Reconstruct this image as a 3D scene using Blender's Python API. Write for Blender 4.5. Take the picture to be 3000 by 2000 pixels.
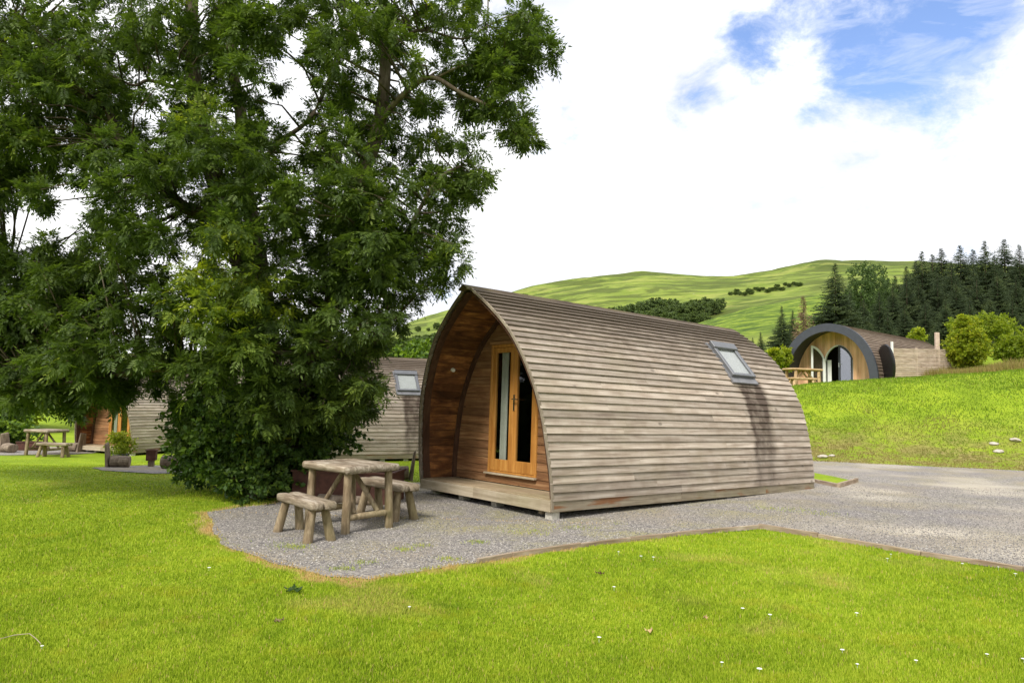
import bpy, bmesh, math, random
import numpy as np
from mathutils import Vector, Matrix, noise
from mathutils.geometry import delaunay_2d_cdt
for o in list(bpy.data.objects): bpy.data.objects.remove(o)
R = math.radians
random.seed(7); RNG = np.random.default_rng(11)
S = bpy.context.scene
COL = S.collection

# ------------------------------------------------------------------ camera
F, PITCH, ROLL, CZ = 2100.8, .0799, .0213, 1.5218          # photo pixels (3000 wide)
cd = bpy.data.cameras.new('camera'); cam = bpy.data.objects.new('camera', cd); COL.objects.link(cam)
cd.sensor_width = 36; cd.lens = F / 3000 * 36; cd.clip_end = 5000; cd.clip_start = .05
cam.matrix_world = Matrix.Translation((0, 0, CZ)) @ Matrix.Rotation(math.pi / 2 + PITCH, 4, 'X') @ Matrix.Rotation(ROLL, 4, 'Z')
S.camera = cam
S.render.resolution_x = 1024; S.render.resolution_y = 682
S.view_settings.view_transform = 'Standard'; S.view_settings.look = 'None'
S.view_settings.exposure = 1.12; S.view_settings.gamma = 1

# ------------------------------------------------------------------ pixel helpers (photo pixels -> world points)
def ray(x, y):
    u = (x - 1500) / F; v = (y - 1000) / F
    c, s = math.cos(ROLL), math.sin(ROLL); a = u * c + v * s; b = -u * s + v * c
    c, s = math.cos(PITCH), math.sin(PITCH)
    return np.array([a, c + b * s, s - b * c])
def at(x, y, Y):
    r = ray(x, y); return r / r[1] * Y + [0, 0, CZ]
def gr(x, y, z=0.):
    r = ray(x, y); return r * ((z - CZ) / r[2]) + [0, 0, CZ]
def sst(a, b, x):
    t = np.clip((np.asarray(x, float) - a) / (b - a), 0, 1); return t * t * (3 - 2 * t)

# ------------------------------------------------------------------ world: sky texture with broken cloud, one soft sun
SUN_EL, SUN_AZ = R(48), R(205)      # azimuth measured from +Y clockwise: behind the camera, a little left
w = bpy.data.worlds.new('World'); S.world = w; w.use_nodes = True
nt = w.node_tree; nt.nodes.clear(); N = nt.nodes.new; LK = nt.links.new
def mth(tree, op, a, b=None, clamp=False):
    n = tree.nodes.new('ShaderNodeMath'); n.operation = op; n.use_clamp = clamp
    for i, v in enumerate((a, b)):
        if v is None: continue
        if isinstance(v, (int, float)): n.inputs[i].default_value = v
        else: tree.links.new(v, n.inputs[i])
    return n.outputs[0]
sky = N('ShaderNodeTexSky'); sky.sky_type = 'NISHITA'; sky.sun_disc = False
sky.sun_elevation = SUN_EL; sky.sun_rotation = SUN_AZ; sky.altitude = 200; sky.air_density = 1.2; sky.dust_density = .6; sky.ozone_density = 2.
tc = N('ShaderNodeTexCoord')
mp = N('ShaderNodeMapping'); mp.inputs['Scale'].default_value = (1, 1, 1.7); LK(tc.outputs['Generated'], mp.inputs[0])
n1 = N('ShaderNodeTexNoise'); n1.inputs['Scale'].default_value = 8.; n1.inputs['Detail'].default_value = 10; n1.inputs['Roughness'].default_value = .66
n1.inputs['Distortion'].default_value = .25; LK(mp.outputs[0], n1.inputs['Vector'])
openings = [(2700, 130, 200, .85), (2540, 230, 110, .5), (2820, 20, 120, .5), (2470, 50, 100, .3), (2150, 80, 75, .5), (2190, 200, 60, .5), (2365, 330, 55, .6), (2020, 285, 80, .55), (2260, 40, 100, .35), (2760, 460, 50, .5), (2440, 180, 80, .3),
            (2100, 275, 50, .35), (2560, 690, 130, .3), (2600, -260, 300, .6), (1915, 60, 70, .25)]
acc = None
for ox, oy, rr, amp in openings:
    d = Vector(ray(ox, oy)).normalized()
    vd = N('ShaderNodeVectorMath'); vd.operation = 'DISTANCE'; LK(tc.outputs['Generated'], vd.inputs[0]); vd.inputs[1].default_value = d
    q = mth(nt, 'DIVIDE', vd.outputs['Value'], rr / F); q = mth(nt, 'MULTIPLY', q, q); q = mth(nt, 'MULTIPLY', q, -1.)
    q = mth(nt, 'EXPONENT', q); q = mth(nt, 'MULTIPLY', q, amp)
    acc = q if acc is None else mth(nt, 'ADD', acc, q)
nn = mth(nt, 'MULTIPLY', n1.outputs['Fac'], 3.)
dens = mth(nt, 'SUBTRACT', mth(nt, 'ADD', nn, -.42), acc)
ms = N('ShaderNodeMapRange'); ms.inputs['From Min'].default_value = -.05; ms.inputs['From Max'].default_value = .95; ms.interpolation_type = 'SMOOTHSTEP'; LK(dens, ms.inputs[0])
mp3 = N('ShaderNodeMapping'); mp3.inputs['Scale'].default_value = (1.2, 3.2, 5.); mp3.inputs['Rotation'].default_value = (.5, .35, .2); LK(tc.outputs['Generated'], mp3.inputs[0])
n3 = N('ShaderNodeTexNoise'); n3.inputs['Scale'].default_value = 5.; n3.inputs['Detail'].default_value = 8; n3.inputs['Roughness'].default_value = .62; n3.inputs['Distortion'].default_value = .6; LK(mp3.outputs[0], n3.inputs['Vector'])
wsp = N('ShaderNodeMapRange'); wsp.inputs['From Min'].default_value = .46; wsp.inputs['From Max'].default_value = .72; wsp.inputs['To Max'].default_value = .5; LK(n3.outputs['Fac'], wsp.inputs[0])
cov = mth(nt, 'MAXIMUM', ms.outputs[0], wsp.outputs[0])
n2 = N('ShaderNodeTexNoise'); n2.inputs['Scale'].default_value = 3.; n2.inputs['Detail'].default_value = 5; LK(mp.outputs[0], n2.inputs['Vector'])
cr = N('ShaderNodeValToRGB'); cr.color_ramp.elements[0].position = .34; cr.color_ramp.elements[0].color = (.66, .68, .76, 1)
cr.color_ramp.elements[1].position = .55; cr.color_ramp.elements[1].color = (1, 1, 1, 1); LK(n2.outputs['Fac'], cr.inputs[0])
cs = N('ShaderNodeVectorMath'); cs.operation = 'SCALE'; cs.inputs['Scale'].default_value = 6.6; LK(cr.outputs[0], cs.inputs[0])
sks = N('ShaderNodeVectorMath'); sks.operation = 'MULTIPLY'; sks.inputs[1].default_value = (.95, .95, 1.1); LK(sky.outputs[0], sks.inputs[0])
mx = N('ShaderNodeMix'); mx.data_type = 'RGBA'; LK(cov, mx.inputs['Factor']); LK(sks.outputs[0], mx.inputs['A']); LK(cs.outputs[0], mx.inputs['B'])
bg = N('ShaderNodeBackground'); bg.inputs['Strength'].default_value = .1; LK(mx.outputs['Result'], bg.inputs[0])
wo = N('ShaderNodeOutputWorld'); LK(bg.outputs[0], wo.inputs[0])
sl = bpy.data.lights.new('sun', 'SUN'); sl.energy = 1.9; sl.angle = R(14); sl.color = (1, .95, .86)
so = bpy.data.objects.new('sun', sl); COL.objects.link(so)
sd = Vector((math.sin(SUN_AZ) * math.cos(SUN_EL), math.cos(SUN_AZ) * math.cos(SUN_EL), math.sin(SUN_EL)))
so.rotation_euler = sd.to_track_quat('Z', 'Y').to_euler(); so.location = (0, -20, 40)
S.cycles.max_bounces = 8; S.cycles.transparent_max_bounces = 12

# ------------------------------------------------------------------ object helpers
def tag(o, label=None, cat=None, group=None, kind=None):
    if label: o['label'] = label
    if cat: o['category'] = cat
    if group: o['group'] = group
    if kind: o['kind'] = kind
    return o
def empty(name, loc=(0, 0, 0), rot=(0, 0, 0)):
    o = bpy.data.objects.new(name, None); COL.objects.link(o); o.location = loc; o.rotation_euler = rot; o.empty_display_size = .3; return o
def npmesh(name, V, Fc, mat, parent=None, attr=None, smooth=False):
    """V (n,3) array, Fc (m,k) equal-size faces, attr: dict name -> (n,) floats"""
    V = np.asarray(V, np.float32); Fc = np.asarray(Fc, np.int32); k = Fc.shape[1]
    me = bpy.data.meshes.new(name); me.vertices.add(len(V)); me.vertices.foreach_set('co', V.ravel())
    me.loops.add(Fc.size); me.loops.foreach_set('vertex_index', Fc.ravel())
    me.polygons.add(len(Fc)); me.polygons.foreach_set('loop_start', np.arange(0, Fc.size, k, dtype=np.int32))
    me.polygons.foreach_set('use_smooth', np.full(len(Fc), smooth))
    me.update(calc_edges=True)
    for nme, a in (attr or {}).items():
        at_ = me.attributes.new(nme, 'FLOAT', 'POINT'); at_.data.foreach_set('value', np.asarray(a, np.float32))
    me.materials.append(mat)
    o = bpy.data.objects.new(name, me); COL.objects.link(o); o.parent = parent; return o
class MB:
    def __init__(s): s.v = []; s.f = []; s.r = []
    def add(s, vs, fs, r=None):
        b = len(s.v); s.v += [tuple(map(float, v)) for v in vs]; s.f += [tuple(b + i for i in f) for f in fs]
        r = random.random() if r is None else r; s.r += [r] * len(vs)
    def box(s, lo, hi, r=None, M=None):
        x0, y0, z0 = lo; x1, y1, z1 = hi
        vs = [(x0, y0, z0), (x1, y0, z0), (x1, y1, z0), (x0, y1, z0), (x0, y0, z1), (x1, y0, z1), (x1, y1, z1), (x0, y1, z1)]
        if M is not None: vs = [M @ Vector(v) for v in vs]
        s.add(vs, [(0, 3, 2, 1), (4, 5, 6, 7), (0, 1, 5, 4), (1, 2, 6, 5), (2, 3, 7, 6), (3, 0, 4, 7)], r)
    def hexa(s, a, b, r=None):      # two quads a (4 pts), b (4 pts): a solid between them
        s.add(list(a) + list(b), [(3, 2, 1, 0), (4, 5, 6, 7), (0, 1, 5, 4), (1, 2, 6, 5), (2, 3, 7, 6), (3, 0, 4, 7)], r)
    def bar(s, p, q, wd, th, up=(0, 0, 1), r=None):
        p = Vector(p); q = Vector(q); d = (q - p).normalized(); up = Vector(up)
        x = d.cross(up).normalized(); u = x.cross(d)
        f = lambda c: [c - x * wd / 2 - u * th / 2, c + x * wd / 2 - u * th / 2, c + x * wd / 2 + u * th / 2, c - x * wd / 2 + u * th / 2]
        s.hexa(f(p), f(q), r)
    def log(s, p, q, r0, r1=None, seg=6, n=12, wob=.06, cap=.35, flat=1., r=None, sq=1.):
        """round log with slightly uneven sides and softened ends"""
        r1 = r0 if r1 is None else r1; p = Vector(p); q = Vector(q); d = q - p; L = d.length; d.normalize()
        a = Vector((0, 0, 1)) if abs(d.z) < .9 else Vector((1, 0, 0)); x = d.cross(a).normalized(); y = x.cross(d)
        e = min(cap * max(r0, r1), L * .2); ts = [0, e * .35 / L, e / L] + [e / L + (1 - 2 * e / L) * k / seg for k in range(1, seg)] + [1 - e / L, 1 - e * .35 / L, 1]
        sc = [.72, .9, 1.] + [1.] * (seg - 1) + [1., .9, .72]; vs = []; sd_ = random.random() * 90
        for t, k in zip(ts, sc):
            for i in range(n):
                an = i * 2 * math.pi / n; rr = (r0 + (r1 - r0) * t) * k
                rr *= 1 + wob * noise.noise(Vector((math.cos(an) * 1.2 + sd_, math.sin(an) * 1.2, t * L * 4)))
                vs.append(p + d * (t * L) + x * (math.copysign(abs(math.cos(an)) ** sq, math.cos(an)) * rr) + y * (math.copysign(abs(math.sin(an)) ** sq, math.sin(an)) * rr * flat))
        m = len(ts); fs = [(j * n + i, j * n + (i + 1) % n, (j + 1) * n + (i + 1) % n, (j + 1) * n + i) for j in range(m - 1) for i in range(n)]
        fs += [tuple(range(n))[::-1], tuple((m - 1) * n + i for i in range(n))]
        s.add(vs, fs, r)
    def tube(s, pts, rad, n=8, r=None):
        pts = [Vector(p) for p in pts]; vs = []
        for j, p in enumerate(pts):
            d = (pts[min(j + 1, len(pts) - 1)] - pts[max(j - 1, 0)]).normalized()
            a = Vector((0, 0, 1)) if abs(d.z) < .9 else Vector((1, 0, 0)); x = d.cross(a).normalized(); y = x.cross(d)
            rr = rad[j] if hasattr(rad, '__len__') else rad
            vs += [p + x * math.cos(i * 2 * math.pi / n) * rr + y * math.sin(i * 2 * math.pi / n) * rr for i in range(n)]
        m = len(pts); fs = [(j * n + i, j * n + (i + 1) % n, (j + 1) * n + (i + 1) % n, (j + 1) * n + i) for j in range(m - 1) for i in range(n)]
        fs += [tuple(range(n))[::-1], tuple((m - 1) * n + i for i in range(n))]
        s.add(vs, fs, r)
    def build(s, name, mat, parent=None, bevel=0, smooth=False):
        me = bpy.data.meshes.new(name); me.from_pydata(s.v, [], s.f)
        a = me.attributes.new('rnd', 'FLOAT', 'POINT'); a.data.foreach_set('value', np.array(s.r, np.float32))
        bm = bmesh.new(); bm.from_mesh(me); bmesh.ops.recalc_face_normals(bm, faces=bm.faces)
        if bevel: bmesh.ops.bevel(bm, geom=list(bm.edges), offset=bevel, segments=1, affect='EDGES', clamp_overlap=True)
        bm.to_mesh(me); bm.free()
        if smooth:
            me.polygons.foreach_set('use_smooth', [True] * len(me.polygons))
        me.materials.append(mat); o = bpy.data.objects.new(name, me); COL.objects.link(o); o.parent = parent; return o
def copy_tree(o, parent=None):
    c = o.copy(); COL.objects.link(c); c.parent = parent
    for ch in [x for x in o.children]: copy_tree(ch, c)
    return c

# ------------------------------------------------------------------ materials
def newmat(name):
    m = bpy.data.materials.new(name); m.use_nodes = True; t = m.node_tree
    b = t.nodes['Principled BSDF']; return m, t, b
def ramp(t, fac, stops, interp='LINEAR'):
    n = t.nodes.new('ShaderNodeValToRGB'); e = n.color_ramp.elements; n.color_ramp.interpolation = interp
    while len(e) < len(stops): e.new(.5)
    for i, (p, c) in enumerate(stops): e[i].position = p; e[i].color = (*c, 1)
    if fac is not None: t.links.new(fac, n.inputs[0])
    return n.outputs[0]
def noise_n(t, vec, scale, detail=4, rough=.55, dist=0, out='Fac'):
    n = t.nodes.new('ShaderNodeTexNoise'); n.inputs['Scale'].default_value = scale; n.inputs['Detail'].default_value = detail
    n.inputs['Roughness'].default_value = rough; n.inputs['Distortion'].default_value = dist
    if vec is not None: t.links.new(vec, n.inputs['Vector'])
    return n.outputs[out]
def mix(t, fac, a, b, mode='MIX'):
    n = t.nodes.new('ShaderNodeMix'); n.data_type = 'RGBA'; n.blend_type = mode; n.clamp_factor = True
    for v, k in ((fac, 'Factor'), (a, 'A'), (b, 'B')):
        if isinstance(v, (int, float)): n.inputs[k].default_value = v
        elif isinstance(v, tuple): n.inputs[k].default_value = (*v, 1)
        else: t.links.new(v, n.inputs[k])
    return n.outputs['Result']
def attr(t, name):
    n = t.nodes.new('ShaderNodeAttribute'); n.attribute_name = name; return n.outputs['Fac']
def mapr(t, v, a, b, c=0., d=1., smooth=True):
    n = t.nodes.new('ShaderNodeMapRange'); n.interpolation_type = 'SMOOTHSTEP' if smooth else 'LINEAR'
    for k, x in (('From Min', a), ('From Max', b), ('To Min', c), ('To Max', d)): n.inputs[k].default_value = x
    t.links.new(v, n.inputs[0]); return n.outputs[0]
def bump(t, b, h, strength=.4, dist=.01):
    n = t.nodes.new('ShaderNodeBump'); n.inputs['Strength'].default_value = strength; n.inputs['Distance'].default_value = dist
    t.links.new(h, n.inputs['Height']); t.links.new(n.outputs[0], b.inputs['Normal'])
def wood(name, dark, mid, light, grain=(24, 1.4, 24), rough=.8, var=.35, algae=0., stain=False, rust=0., knots=.5, spec=.25, blotch=.5):
    m, t, b = newmat(name)
    tc = t.nodes.new('ShaderNodeTexCoord'); rn = attr(t, 'rnd')
    off = t.nodes.new('ShaderNodeCombineXYZ'); k = mth(t, 'MULTIPLY', rn, 37.)
    t.links.new(k, off.inputs[0]); t.links.new(k, off.inputs[1]); t.links.new(k, off.inputs[2])
    va = t.nodes.new('ShaderNodeVectorMath'); va.operation = 'ADD'; t.links.new(tc.outputs['Object'], va.inputs[0]); t.links.new(off.outputs[0], va.inputs[1])
    mp = t.nodes.new('ShaderNodeMapping'); mp.inputs['Scale'].default_value = grain; t.links.new(va.outputs[0], mp.inputs[0])
    g = noise_n(t, mp.outputs[0], 1., 6, .65, .6)
    c = ramp(t, g, [(.28, dark), (.5, mid), (.72, light)])
    bl = noise_n(t, va.outputs[0], 2.3, 4, .6)
    c = mix(t, mapr(t, bl, .4, .65, 0, blotch), c, mix(t, 1., c, (.66, .6, .55), 'MULTIPLY'))
    br = mapr(t, rn, 0, 1, 1 - var, 1 + var * .7, False)
    gv = t.nodes.new('ShaderNodeVectorMath'); gv.operation = 'SCALE'; t.links.new(c, gv.inputs[0]); t.links.new(br, gv.inputs['Scale']); c = gv.outputs[0]
    if knots:
        mk = t.nodes.new('ShaderNodeMapping'); mk.inputs['Scale'].default_value = tuple(3.4 if s_ > 5 else 1.9 for s_ in grain); t.links.new(va.outputs[0], mk.inputs[0])
        vo = t.nodes.new('ShaderNodeTexVoronoi'); vo.inputs['Scale'].default_value = 1.; t.links.new(mk.outputs[0], vo.inputs['Vector'])
        kn = mapr(t, vo.outputs['Distance'], .05, .11, knots, 0.)
        c = mix(t, kn, c, tuple(x * .35 for x in dark))
    sep = t.nodes.new('ShaderNodeSeparateXYZ'); t.links.new(tc.outputs['Object'], sep.inputs[0])
    if algae:
        a1 = mth(t, 'MULTIPLY', mapr(t, noise_n(t, tc.outputs['Object'], 1.6, 4), .42, .7), algae)
        c = mix(t, a1, c, (.21, .2, .075))
    if rust:
        mr = t.nodes.new('ShaderNodeMapping'); mr.inputs['Scale'].default_value = (1, 1.1, 7); t.links.new(va.outputs[0], mr.inputs[0])
        a1 = mapr(t, noise_n(t, mr.outputs[0], 1.3, 4), .52, .68, 0, rust); c = mix(t, a1, c, (.2, .08, .03))
    if stain:   # run-off stain under the roof window and weathered dark ridge
        jit = noise_n(t, tc.outputs['Object'], 3.5, 4)
        yy = mth(t, 'ADD', sep.outputs[1], mth(t, 'MULTIPLY', mth(t, 'SUBTRACT', jit, .5), .35))
        e1 = mapr(t, yy, 4.5, 4.68); e2 = mapr(t, yy, 5.05, 5.4, 1, 0); zz = mapr(t, sep.outputs[2], 1.98, 2.06, 1, 0); fd = mapr(t, sep.outputs[2], -.3, 1.9, .25, .95)
        edg = mapr(t, mth(t, 'ABSOLUTE', mth(t, 'SUBTRACT', yy, 4.86)), .08, .26, .0, .35)
        inner = mth(t, 'ADD', mth(t, 'ADD', .5, edg), mth(t, 'MULTIPLY', mapr(t, noise_n(t, tc.outputs['Object'], 5., 3), .35, .65), .45))
        mk_ = mth(t, 'MULTIPLY', mth(t, 'MULTIPLY', mth(t, 'MULTIPLY', e1, e2), mth(t, 'MULTIPLY', zz, fd)), inner)
        side = mapr(t, sep.outputs[0], .1, .3); mk_ = mth(t, 'MULTIPLY', mk_, side)
        c = mix(t, mapr(t, mk_, 0, .72, 0, .92, False), c, (.07, .048, .036))
        zr = mth(t, 'ADD', sep.outputs[2], mth(t, 'MULTIPLY', mth(t, 'SUBTRACT', noise_n(t, va.outputs[0], 4., 4), .5), .9))
        c = mix(t, mapr(t, zr, 1.9, 2.95, 0, .85), c, (.07, .05, .034))
    t.links.new(c, b.inputs['Base Color']); b.inputs['Roughness'].default_value = rough; b.inputs['Specular IOR Level'].default_value = spec
    bump(t, b, g, .5, .008); return m
def plain(name, col, rough=.6, metal=0., spec=.4, nscale=0, amt=.3, bmp=0):
    m, t, b = newmat(name); tc = t.nodes.new('ShaderNodeTexCoord')
    n = noise_n(t, tc.outputs['Object'], nscale or 6., 5, .6)
    c = ramp(t, n, [(.3, tuple(x * (1 - amt) for x in col)), (.7, tuple(min(1, x * (1 + amt)) for x in col))])
    t.links.new(c, b.inputs['Base Color']); b.inputs['Roughness'].default_value = rough; b.inputs['Metallic'].default_value = metal; b.inputs['Specular IOR Level'].default_value = spec
    if bmp: bump(t, b, n, bmp, .01)
    return m
def glass(name, tint=(.87, .88, .87), refl=.035):
    m = bpy.data.materials.new(name); m.use_nodes = True; t = m.node_tree; t.nodes.clear()
    o = t.nodes.new('ShaderNodeOutputMaterial'); tr = t.nodes.new('ShaderNodeBsdfTransparent'); tr.inputs[0].default_value = (*tint, 1)
    gl = t.nodes.new('ShaderNodeBsdfGlossy'); gl.inputs['Roughness'].default_value = .02; lw = t.nodes.new('ShaderNodeLayerWeight'); lw.inputs[0].default_value = .5; pw_ = mth(t, 'POWER', lw.outputs['Facing'], 4.); fa_ = mth(t, 'ADD', mth(t, 'MULTIPLY', pw_, .9), refl)
    mxx = t.nodes.new('ShaderNodeMixShader'); t.links.new(fa_, mxx.inputs[0]); t.links.new(tr.outputs[0], mxx.inputs[1]); t.links.new(gl.outputs[0], mxx.inputs[2]); t.links.new(mxx.outputs[0], o.inputs[0])
    return m
def foliage(name, stops, trans=.35, rough=.5, spec=.35):
    m, t, b = newmat(name); rn = attr(t, 'rnd')
    c = ramp(t, rn, stops); t.links.new(c, b.inputs['Base Color']); b.inputs['Roughness'].default_value = rough; b.inputs['Specular IOR Level'].default_value = spec
    tl = t.nodes.new('ShaderNodeBsdfTranslucent'); g2 = mix(t, 1., c, (1.25, 1.3, .6), 'MULTIPLY'); t.links.new(g2, tl.inputs[0])
    ms_ = t.nodes.new('ShaderNodeMixShader'); ms_.inputs[0].default_value = trans; t.links.new(b.outputs[0], ms_.inputs[1]); t.links.new(tl.outputs[0], ms_.inputs[2])
    t.links.new(ms_.outputs[0], t.nodes['Material Output'].inputs[0]); return m

M = {}
M['clad'] = wood('weathered_cladding', (.22, .172, .137), (.39, .327, .27), (.55, .48, .415), grain=(30, 1.2, 30), var=.24, stain=True, algae=.1, knots=.55)
M['skirt'] = wood('skirt_board_wood', (.15, .12, .085), (.26, .22, .165), (.37, .32, .24), var=.08, algae=.3, rust=.85)
M['fascia'] = wood('pale_fascia_wood', (.3, .245, .17), (.43, .36, .26), (.54, .47, .36), grain=(1.4, 24, 24), var=.1, algae=.25, knots=.4)
M['deckwood'] = wood('deck_board_wood', (.24, .18, .11), (.37, .29, .19), (.48, .39, .27), grain=(1.4, 24, 24), var=.15, algae=.25)
M['front'] = wood('warm_larch_boards', (.13, .055, .025), (.27, .135, .06), (.43, .25, .125), grain=(1.4, 24, 24), var=.25, knots=.8)
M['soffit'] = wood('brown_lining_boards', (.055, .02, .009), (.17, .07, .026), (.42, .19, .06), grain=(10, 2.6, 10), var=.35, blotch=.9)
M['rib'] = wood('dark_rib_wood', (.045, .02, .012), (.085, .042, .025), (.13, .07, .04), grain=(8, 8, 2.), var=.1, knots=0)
M['edge'] = wood('grey_edge_wood', (.14, .11, .085), (.24, .2, .15), (.34, .29, .22), grain=(6, 6, 3.), var=.1, knots=0)
M['ridge'] = wood('mossy_ridge_wood', (.035, .027, .017), (.085, .062, .04), (.17, .125, .08), var=.3, algae=.25)
M['doorwood'] = wood('honey_oak_frame', (.34, .135, .025), (.5, .225, .05), (.64, .34, .09), grain=(18, 18, 1.2), var=.08, knots=0, rough=.45, blotch=.35, spec=.4)
M['log'] = wood('weathered_log_wood', (.1, .07, .04), (.27, .205, .13), (.47, .38, .26), grain=(26, 26, 4), var=.16, algae=.3, knots=.7, blotch=.8)
M['logtop'] = wood('grey_log_top_wood', (.1, .075, .05), (.26, .21, .155), (.52, .46, .38), grain=(22, 3., 22), var=.2, algae=.15, knots=.5, blotch=.8)
M['newlog'] = wood('pale_log_wood', (.36, .23, .11), (.52, .36, .19), (.62, .46, .28), grain=(9, 9, 9), var=.1, knots=.3)
M['stump'] = wood('split_log_wood', (.1, .075, .055), (.23, .18, .135), (.38, .31, .24), grain=(16, 16, 3), var=.15, algae=.15)
M['edging'] = wood('edging_timber', (.2, .13, .085), (.34, .26, .19), (.5, .42, .33), grain=(3, 3, 20), var=.15, algae=.15)
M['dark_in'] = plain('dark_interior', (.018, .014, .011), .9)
M['under'] = plain('dark_underside', (.03, .024, .018), .95)
M['concrete'] = plain('pale_foot_block', (.5, .47, .41), .9, nscale=20)
M['steel'] = plain('brushed_steel', (.6, .6, .6), .25, 1.)
M['greymetal'] = plain('grey_window_metal', (.15, .155, .17), .42, .3, .5, amt=.12)
M['lead'] = plain('flashing_metal', (.2, .2, .215), .55, .2, amt=.15)
M['glass'] = glass('window_glass')
M['glass2'] = glass('bright_coated_glass', (.7, .75, .8), .3)
M['blind'] = plain('pale_window_blind', (.56, .57, .58), .6, amt=.06)
M['curtain'] = plain('pale_green_curtain', (.55, .57, .5), .9, amt=.1)
M['rust'] = plain('rusty_steel', (.085, .035, .024), .8, .1, nscale=9, amt=.45, bmp=.3)
M['white'] = plain('white_paint', (.75, .75, .73), .5, amt=.05)
M['slate'] = plain('slate_grey_trim', (.05, .055, .07), .5, amt=.12)
M['black'] = plain('black_cover_vinyl', (.012, .012, .014), .35, amt=.3, bmp=.3)
M['stone'] = plain('pale_stone', (.42, .38, .32), .9, nscale=12, amt=.3, bmp=.5)
M['bark'] = wood('grey_brown_bark', (.045, .033, .022), (.1, .078, .055), (.19, .155, .115), grain=(14, 14, 3), var=.1, knots=0, algae=.2)
M['cedar'] = wood('honey_cedar_boards', (.68, .33, .17), (.85, .5, .3), (.9, .62, .42), grain=(24, 24, 1.4), var=.22, knots=.25, blotch=.2)
M['roof2'] = wood('brown_larch_slats', (.1, .07, .05), (.2, .15, .115), (.34, .275, .215), var=.2)
M['slat'] = wood('pale_larch_slats', (.42, .32, .24), (.58, .46, .36), (.7, .58, .47), grain=(1.4, 1.4, 24), var=.18)
M['ash'] = foliage('ash_leaves', [(0., (.024, .042, .011)), (.45, (.068, .112, .022)), (.8, (.155, .22, .036)), (1., (.34, .4, .03))], .45)
M['shrub'] = foliage('broad_shrub_leaves', [(0., (.02, .045, .01)), (.5, (.055, .11, .018)), (1., (.17, .25, .026))], .3)
M['spruce'] = foliage('spruce_needles', [(0., (.028, .043, .024)), (.55, (.07, .1, .045)), (1., (.15, .185, .065))], .15, .7, .2)
M['brownspruce'] = foliage('dead_brown_needles', [(0., (.17, .11, .07)), (1., (.36, .26, .18))], .1, .8, .1)
M['birch'] = foliage('pale_tree_leaves', [(0., (.04, .075, .02)), (.6, (.08, .135, .035)), (1., (.13, .2, .05))], .3)
M['hilltree'] = foliage('hill_tree_leaves', [(0., (.055, .08, .03)), (.6, (.11, .16, .05)), (1., (.18, .24, .06))], .3, .7)
M['yellowbush'] = foliage('yellow_green_leaves', [(0., (.1, .15, .01)), (.5, (.26, .33, .02)), (1., (.48, .46, .03))], .45)
M['laurel'] = foliage('laurel_leaves', [(0., (.02, .05, .008)), (.5, (.06, .12, .012)), (1., (.2, .3, .02))], .3)
M['redtip'] = foliage('red_tipped_leaves', [(0., (.13, .19, .015)), (.6, (.32, .36, .025)), (1., (.5, .25, .05))], .4)

# grass blades: colour by per-blade value plus slow patches over the ground
def grassmat(name, lo, mid, hi, straw=(.36, .28, .1), sc=1.):
    m, t, b = newmat(name); rn = attr(t, 'rnd'); st = attr(t, 'straw')
    tc = t.nodes.new('ShaderNodeTexCoord')
    p1 = noise_n(t, tc.outputs['Object'], .55 * sc, 5, .6); p2 = noise_n(t, tc.outputs['Object'], 2.6 * sc, 4, .6)
    f = mth(t, 'ADD', mth(t, 'MULTIPLY', rn, .5), mth(t, 'MULTIPLY', mth(t, 'ADD', mth(t, 'MULTIPLY', p1, 1.2), mth(t, 'MULTIPLY', p2, .8)), .5))
    c = ramp(t, f, [(.35, lo), (.72, mid), (1., hi)])
    dkp = mapr(t, noise_n(t, tc.outputs['Object'], 1.3 * sc, 5, .7, .4),   .5, .66, 0, .4); c = mix(t, dkp, c, (lo[0] * 1.1, lo[1] * 1.35, lo[2]))
    yl = mapr(t, p2, .52, .7, 0, .55); c = mix(t, yl, c, (mid[0] * 1.35, mid[1] * 1.0, mid[2] * 1.4))
    c = mix(t, st, c, straw)
    t.links.new(c, b.inputs['Base Color']); b.inputs['Roughness'].default_value = .55; b.inputs['Specular IOR Level'].default_value = .25
    tl = t.nodes.new('ShaderNodeBsdfTranslucent'); t.links.new(c, tl.inputs[0])
    ms_ = t.nodes.new('ShaderNodeMixShader'); ms_.inputs[0].default_value = .35; t.links.new(b.outputs[0], ms_.inputs[1]); t.links.new(tl.outputs[0], ms_.inputs[2])
    t.links.new(ms_.outputs[0], t.nodes['Material Output'].inputs[0]); return m
M['blade'] = grassmat('lawn_blades', (.12, .185, .01), (.295, .415, .017), (.5, .58, .055), straw=(.62, .42, .19))
M['tuft'] = grassmat('bank_grass', (.105, .185, .009), (.155, .25, .012), (.215, .31, .022), straw=(.3, .22, .08), sc=.5)

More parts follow.
